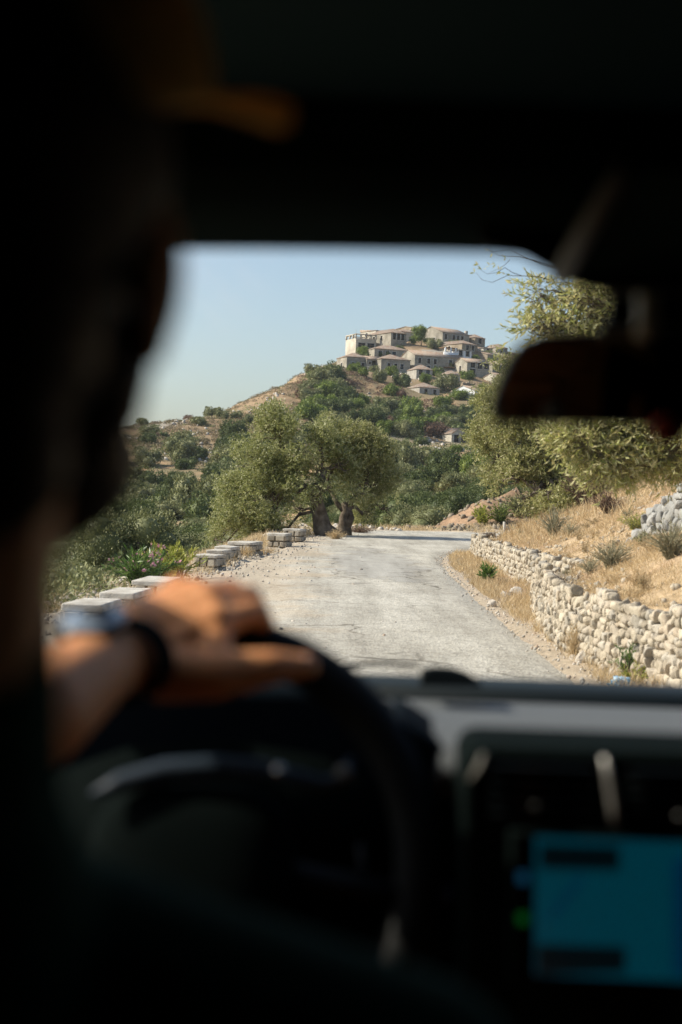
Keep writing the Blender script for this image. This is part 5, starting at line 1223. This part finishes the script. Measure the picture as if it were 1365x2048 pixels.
mb = MB(); mb.tube([wp(722,1690,1.2), wp(730,1740,1.2), wp(724,1800,1.2)], [.003,.0045,.003], 8); mb.build('column_glint', 'blue_sheen', car, smooth=True)  # bluish sliver modelled for a glint on the steering column
mb = MB(); mb.add([wp(785,1800,1.15), wp(840,1765,1.17), wp(905,1760,1.17), wp(908,1802,1.15)] + [wp(785,1806,1.17), wp(840,1766,1.19), wp(905,1761,1.19), wp(908,1806,1.17)], [(0,1,2,3),(7,6,5,4),(0,4,5,1),(1,5,6,2),(2,6,7,3),(3,7,4,0)]); mb.build('column_cover', mat('cover_violet', (.03,.027,.04), .5, .3), car, bevel=.003)
# centre stack with vents and screen
def panel(nm, pts, y0, y1, m, bev=.003, par=car):
    n = len(pts); V = [wp(px, py, y0) for px, py in pts]; V += [(v[0], y1, v[2]) for v in V]
    b2 = MB(); b2.add(V, [tuple(range(n)), tuple(range(2*n-1,n-1,-1))] + [(k,n+k,n+(k+1)%n,(k+1)%n) for k in range(n)]); return b2.build(nm, m, par, bevel=bev)
stack = panel('centre_stack', [(925,1590),(932,1530),(948,1500),(975,1494),(1500,1512),(1830,1540),(1860,1600),(1860,2500),(925,2500)], 1.115, 1.22, 'soft_black', .006)
for k in range(5): panel('vent_slat', [(985,1530+k*24),(1190,1536+k*24),(1192,1542+k*24),(985,1536+k*24)], 1.105, 1.13, 'gloss_black', .001, stack)
for k in range(5): panel('vent_slat', [(1262,1540+k*24),(1470,1546+k*24),(1470,1552+k*24),(1262,1546+k*24)], 1.105, 1.13, 'gloss_black', .001, stack)
mb = MB(); mb.tube([wp(1208,1514,1.10), wp(1218,1560,1.10), wp(1226,1610,1.10), wp(1230,1650,1.10)], [.0035,.005,.0055,.004], 8, sq=.6); mb.build('vent_divider', mat('satin_silver', (.28,.27,.25), .4, .5, metal=.6), stack, smooth=True)
mb = MB(); mb.tube([wp(968,1508,1.105), wp(958,1535,1.105), wp(940,1560,1.105)], [.004,.005,.003], 8, sq=.5); mb.build('vent_trim', 'dim_plastic', stack, smooth=True)
M['knob'] = mat('knob', (.045,.045,.042), .5, .3)
bead(1071,1612,1.10,.0035,'knob','vent_knob_glint',stack); bead(1360,1634,1.10,.0035,'knob','vent_knob_glint',stack)  # small beads standing in for glints on the vent knobs
panel('hood_side', [(800,1440),(845,1464),(885,1492),(922,1545),(938,1600),(938,1800),(800,1800)], 1.2, 1.36, 'hood_black', .006)
scr = panel('display_screen', [(1022,1662),(1072,1664),(1640,1690),(1640,1990),(1022,1975)], 1.095, 1.118, 'soft_black', .003, stack)
def flat(nm, pts, y, m, par): b2 = MB(); b2.add([wp(px,py,y) for px,py in pts], [tuple(range(len(pts)))]); return b2.build(nm, m, par)
flat('map_image', [(1070,1672),(1620,1695),(1620,1975),(1070,1950)], 1.0935, 'scr_teal', scr)
flat('map_sidebar', [(1245,1702),(1620,1712),(1620,1960),(1250,1948)], 1.0925, 'scr_teal', scr)
flat('search_box', [(1080,1688),(1240,1693),(1240,1742),(1080,1738)], 1.0915, 'scr_dark', scr)
flat('trip_box', [(1074,1888),(1252,1893),(1252,1945),(1074,1950)], 1.0915, 'scr_dark', scr)
flat('route_line', [(1098,1828),(1108,1836),(1150,1785),(1168,1752),(1158,1748),(1140,1778)], 1.0915, 'scr_blue', scr)
flat('map_border', [(1346,1716),(1620,1722),(1620,1960),(1346,1950)], 1.0917, 'scr_blue', scr)
flat('menu_icon', [(1036,1744),(1056,1744),(1056,1766),(1036,1766)], 1.0935, 'scr_lightblue', scr)
flat('menu_icon', [(1036,1826),(1056,1826),(1056,1848),(1036,1848)], 1.0935, 'scr_green', scr)
# driver's seat
mb = MB(); 
v_, f_ = ICO[3]; u = np.sign(v_)*np.abs(v_)**.5
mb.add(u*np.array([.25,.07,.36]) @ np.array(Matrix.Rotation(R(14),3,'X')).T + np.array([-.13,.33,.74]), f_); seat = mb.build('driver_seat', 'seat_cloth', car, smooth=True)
mb = MB(); mb.add(u*np.array([.25,.28,.08]) + np.array([-.13,.66,.48]), f_); mb.build('seat_cushion', 'seat_cloth', seat, smooth=True)
# red charm hanging under the mirror
cx = P(1338,858,.93); ch = thing('hanging_charm', (cx.x, cx.y, cx.z), 'small dark red bead charm hanging below the rear view mirror', 'charm')
mb = MB(); mb.add(ICO[2][0]*np.array([.0125,.008,.011]) + np.array(tuple(cx)), ICO[2][1]); mb.build('bead', 'tail_red', ch, smooth=True)
mb = MB(); mb.tube([tuple(P(1338,852,.93)), tuple(P(1338,838,.93))], .0012, 6); mb.build('cord', 'soft_black', ch)

# ------------------------------------------------------------------ the driver
def remesh(o, voxel, smooth=6, fac=.5):
    m_ = o.modifiers.new('r', 'REMESH'); m_.mode = 'VOXEL'; m_.voxel_size = voxel; m_.use_smooth_shade = True
    s_ = o.modifiers.new('s', 'SMOOTH'); s_.iterations = smooth; s_.factor = fac
    dg = bpy.context.evaluated_depsgraph_get(); me = bpy.data.meshes.new_from_object(o.evaluated_get(dg)); 
    mt = o.data.materials[0]; o.modifiers.clear(); old = o.data; o.data = me; me.name = old.name
    if not me.materials: me.materials.append(mt)
    me.polygons.foreach_set('use_smooth', np.ones(len(me.polygons), bool)); return o
def cap_(mb, a, b_, r0, r1, seg=16, sq=1.0):
    a = Vector(a); b_ = Vector(b_); mb.tube([a, b_], [r0, r1], seg, sq=sq)
    for c, r in ((a, r0), (b_, r1)): mb.add(ICO[2][0]*r*.995 + np.array(tuple(c)), ICO[2][1])
def chain(mb, pts, rad):
    for k in range(len(pts)-1): cap_(mb, pts[k], pts[k+1], rad[k], rad[k+1])
def ell(mb, c, r, rot=None, sub=3):
    v_ = ICO[sub][0]*np.array(r)
    if rot is not None: v_ = v_ @ np.array(rot).T
    mb.add(v_ + np.array(tuple(c)), ICO[sub][1])
HC_ = Vector((-.147, .56, 1.440)); HR = Matrix.Rotation(R(-7), 3, 'Z') @ Matrix.Rotation(R(-4), 3, 'X')
def hd(x, y, z): return HC_ + HR @ Vector((x, y, z))
driver = thing('person', (-.15, .5, .35), 'driver in dark green shirt and tan cap, left hand with watch on the wheel', 'person')
mb = MB()
ell(mb, hd(0,-.012,.03), (.073,.092,.088), HR)                   # skull
ell(mb, hd(0,.035,-.035), (.058,.058,.068), HR)                  # face
ell(mb, hd(0,.055,-.088), (.028,.026,.024), HR)                  # chin
ell(mb, hd(0,.015,-.070), (.052,.060,.032), HR)                  # jaw
ell(mb, hd(0,.082,.022), (.045,.016,.012), HR)                   # brow
cap_(mb, hd(0,.090,.012), hd(0,.108,-.022), .008, .0125); ell(mb, hd(0,.100,-.026), (.017,.012,.009), HR)   # nose
ell(mb, hd(0,.088,-.052), (.024,.011,.006), HR); ell(mb, hd(0,.087,-.063), (.021,.011,.007), HR)              # lips
for s_ in (-1, 1):
    ell(mb, hd(.040*s_,.060,-.022), (.022,.022,.018), HR)        # cheek
    ell(mb, hd(.076*s_,-.012,-.010), (.008,.018,.030), HR @ Matrix.Rotation(R(-14*s_),3,'Z')); ell(mb, hd(.074*s_,-.004,-.036), (.006,.009,.010), HR)
NB = Vector((-.170, .54, 1.235))
chain(mb, [hd(-.005,-.02,-.05), hd(-.008,-.03,-.10), NB, Vector((-.165,.55,1.17))], [.060,.057,.056,.066])
SHL = Vector((-.335,.63,1.150)); SHR = Vector((.030,.60,1.085))
chain(mb, [SHL, Vector((-.15,.58,1.13)), SHR], [.055,.065,.05]); chain(mb, [Vector((-.15,.60,1.04)), Vector((-.14,.58,.9)), Vector((-.13,.55,.62))], [.12,.12,.13])
ELB = Vector((-.315,.86,1.115)); FA = P(70,1428,1.0); W0 = P(212,1325,1.105); W1 = P(285,1312,1.16)
chain(mb, [SHL, ELB], [.052,.042]); chain(mb, [ELB, FA, W0, W1], [.043,.040,.029,.027])
REL = Vector((.10,.70,.90)); RWR = Vector((.24,.92,.78))
chain(mb, [SHR, REL], [.052,.042]); chain(mb, [REL, RWR], [.041,.027])
# right hand resting on the gear knob
chain(mb, [RWR, RWR+Vector((.03,.06,-.005))], [.026,.034])
for k, dx in enumerate((-.024,-.008,.009,.025)): chain(mb, [RWR+Vector((.03+dx,.08,0)), RWR+Vector((.035+dx,.12+.006*(k in (1,2)),-.01)), RWR+Vector((.035+dx,.135,-.035))], [.0095,.009,.007])
chain(mb, [RWR+Vector((.0,.03,0)), RWR+Vector((-.02,.075,-.015)), RWR+Vector((-.015,.10,-.03))], [.014,.011,.009])
# thighs
for x in (-.24,-.02): chain(mb, [Vector((-.13+(x+.13)*.7,.55,.62)), Vector((x,.95,.66)), Vector((x,1.15,.42))], [.085,.065,.05])
# left hand closed over the rim
IM, MM_, RM_, LM = P(432,1248,1.185), P(418,1214,1.205), P(392,1196,1.225), P(358,1188,1.245)
heel = P(300,1325,1.165); heelp = P(275,1255,1.185)
cap_(mb, W1, heel, .027, .027); cap_(mb, W1, heelp, .027, .024)
for m_, r_ in ((IM,.0165),(MM_,.0165),(RM_,.016),(LM,.0145)): cap_(mb, heel, m_, .023, r_); cap_(mb, heelp, m_, .02, r_)
cap_(mb, IM, MM_, .0145, .0145); cap_(mb, MM_, RM_, .0145, .0140); cap_(mb, RM_, LM, .0140, .013)
for q_, r_ in ((IM,.0165),(MM_,.0168),(RM_,.016),(LM,.0148)): ell(mb, q_ + Vector((0,0,.0035)), (r_,r_,r_*.9))
FING = [([IM, P(512,1222,1.215), P(533,1262,1.245), P(508,1292,1.262)], [.0145,.0112,.0102,.0082]),
        ([MM_, P(498,1194,1.242), P(520,1234,1.27), P(500,1268,1.282)], [.0145,.0114,.0104,.0084]),
        ([RM_, P(464,1180,1.266), P(492,1222,1.288), P(474,1252,1.298)], [.014,.0108,.0098,.0082]),
        ([LM, P(418,1184,1.280), P(444,1216,1.300), P(430,1243,1.308)], [.0135,.0105,.0092,.0078])]
for p_, r_ in FING: chain(mb, p_, r_)
TH = [P(330,1348,1.152), P(430,1352,1.145), P(540,1334,1.158), P(614,1333,1.175)]
cap_(mb, heel, TH[0], .026, .024); chain(mb, TH, [.024,.0205,.0150,.0108]); cap_(mb, TH[1], IM, .016, .014)
body = mb.build('body', 'skin', driver, smooth=True); remesh(body, .0028, 5)
mb = MB(); ell(mb, P(616,1322,1.166), (.006,.002,.005)); mb.build('thumbnail', 'nail', driver, smooth=True)
for s_ in (-1,1): b2 = MB(); ell(b2, hd(.031*s_,.078,.0), (.0115,.0115,.0115)); b2.build('eye', 'eye', driver, smooth=True)
# hair under the cap, jaw and nape lumps added to darken the skin
mb = MB(); ell(mb, hd(0,-.024,.028), (.081,.094,.085), HR); ell(mb, hd(0,-.05,-.035), (.068,.060,.062), HR); ell(mb, hd(0,-.055,-.085), (.060,.044,.04), HR)
ell(mb, hd(0,.012,-.080), (.066,.068,.042), HR); ell(mb, hd(0,-.01,-.055), (.074,.045,.045), HR); ell(mb, hd(0,.056,-.092), (.033,.030,.026), HR); ell(mb, hd(0,.0,-.045), (.0735,.035,.045), HR); hair = mb.build('hair', 'hair', driver, smooth=True); remesh(hair, .004, 4)
# cap
v_, f_ = ICO[3]; HR0 = HR; HR = Matrix.Rotation(R(-24), 3, 'Z') @ Matrix.Rotation(R(2), 3, 'X'); V = v_*np.array([.089,.103,.098]); V[:,2] = np.where(V[:,2] < -.004, -.004 + (V[:,2]+.004)*.06, V[:,2])*.9; V[:,2] += .055 + V[:,1]*.25
mb = MB(); mb.add(V @ np.array(HR).T + np.array(tuple(HC_)), f_); cap = mb.build('cap', 'cap_cloth', driver, smooth=True)
V = []; n1, n2 = 13, 7
for j in range(n2):
    for i in range(n1):
        a = R(-68 + 136*i/(n1-1)); t = j/(n2-1); x = math.sin(a)*(.088+.004*t); y = math.cos(a)*.092 + t*.098*math.cos(a)**.5
        z = .053 + y*.25 - .010*(math.sin(a)**2)*t*2 + .004*t; V.append((x, y, z))
Vt = [tuple(hd(*p)) for p in V]; Vb = [tuple(hd(p[0], p[1], p[2]-.004)) for p in V]; N_ = n1*n2
F = [(j*n1+i, j*n1+i+1, (j+1)*n1+i+1, (j+1)*n1+i) for j in range(n2-1) for i in range(n1-1)]; F += [tuple(N_+q for q in f[::-1]) for f in F]
e_ = [(n2-1)*n1+i for i in range(n1)]; F += [(a, b, N_+b, N_+a) for a, b in zip(e_[:-1], e_[1:])]
mb = MB(); mb.add(Vt + Vb, F); mb.build('brim', 'cap_cloth', cap, smooth=True)
HR = HR0
# shirt
mb = MB(); chain(mb, [SHL+Vector((0,0,.004)), Vector((-.15,.575,1.135)), SHR+Vector((0,0,.004))], [.064,.076,.060]); chain(mb, [Vector((-.15,.595,1.02)), Vector((-.14,.575,.9)), Vector((-.13,.55,.62))], [.145,.145,.155])
chain(mb, [Vector((-.28,.60,1.08)), Vector((-.26,.59,.9))], [.085,.085]); chain(mb, [Vector((-.03,.59,1.03)), Vector((-.02,.58,.9))], [.085,.085])
chain(mb, [NB+Vector((.004,.0,.055)), NB+Vector((.004,.0,-.01)), Vector((-.16,.555,1.15))], [.060,.063,.080])  # collar raised so dark cloth gives the neck its shade
chain(mb, [SHL, SHL.lerp(ELB,.62)], [.062,.055]); chain(mb, [SHR, SHR.lerp(REL,.62)], [.064,.058])
sh = mb.build('shirt', 'shirt', driver, smooth=True); remesh(sh, .005, 4)
# wristwatch
ax = (W1 - FA).normalized(); wc = P(255,1322,1.128); fc = P(184,1250,1.098)
upv = Vector((-.28,-.10,1)); upv = (upv - ax*upv.dot(ax)).normalized(); sd_ = ax.cross(upv)
mb = MB(); V = []; na = 40
for i in range(na):
    a = 2*math.pi*i/na; dd = upv*math.cos(a)*.031 + sd_*math.sin(a)*.0325; n_ = dd.normalized()
    for (u_, v2) in ((-.0125,0),(-.0125,.003),(.0125,.003),(.0125,0)): V.append(tuple(wc + ax*u_ + dd + n_*v2))
mb.add(V, [(i*4+j, i*4+(j+1)%4, ((i+1)%na)*4+(j+1)%4, ((i+1)%na)*4+j) for i in range(na) for j in range(4)])
watch = mb.build('wristwatch', 'soft_black', driver, smooth=False)
fn = Vector((-.10,-.30,1)).normalized(); fx = Vector((1,0,.10)); fx = (fx - fn*fx.dot(fn)).normalized(); fy = fn.cross(fx)
fcen = fc
mb = MB(); mb.tube([fcen - fn*.006, fcen + fn*.003, fcen + fn*.0045], [.0255,.0265,.0245], 32); mb.tube([wc + upv*.030, fcen - fn*.004], [.014,.018], 12); mb.build('watch_case', 'gloss_black', watch, smooth=False)
mb = MB(); mb.tube([fcen + fn*.0046, fcen + fn*.0056], [.0238,.0228], 32); mb.build('watch_face', mat('watch_sky_tint', (.16,.20,.24), .22, .8, coat=1), watch)  # bluish base colour imitates sky reflected in the glass

for k, pr in PROTO.items():
    if k not in used:
        for c in PROTO_CH[k]: bpy.data.objects.remove(c)
        bpy.data.objects.remove(pr)
# ------------------------------------------------------------------ the air
hz = MB(); hz.box((0, 500, 60), (2400, 2600, 230)); 
m = bpy.data.materials.new('haze'); m.use_nodes = True; N = m.node_tree.nodes; L = m.node_tree.links; N.remove(N['Principled BSDF'])
pv = N.new('ShaderNodeVolumePrincipled'); pv.inputs['Color'].default_value = (.78,.85,.92,1); pv.inputs['Density'].default_value = .00012; pv.inputs['Anisotropy'].default_value = .2
L.new(pv.outputs[0], N['Material Output'].inputs['Volume'])
hz.build('haze', m, kind='stuff')['label'] = 'thin summer haze over the valley'
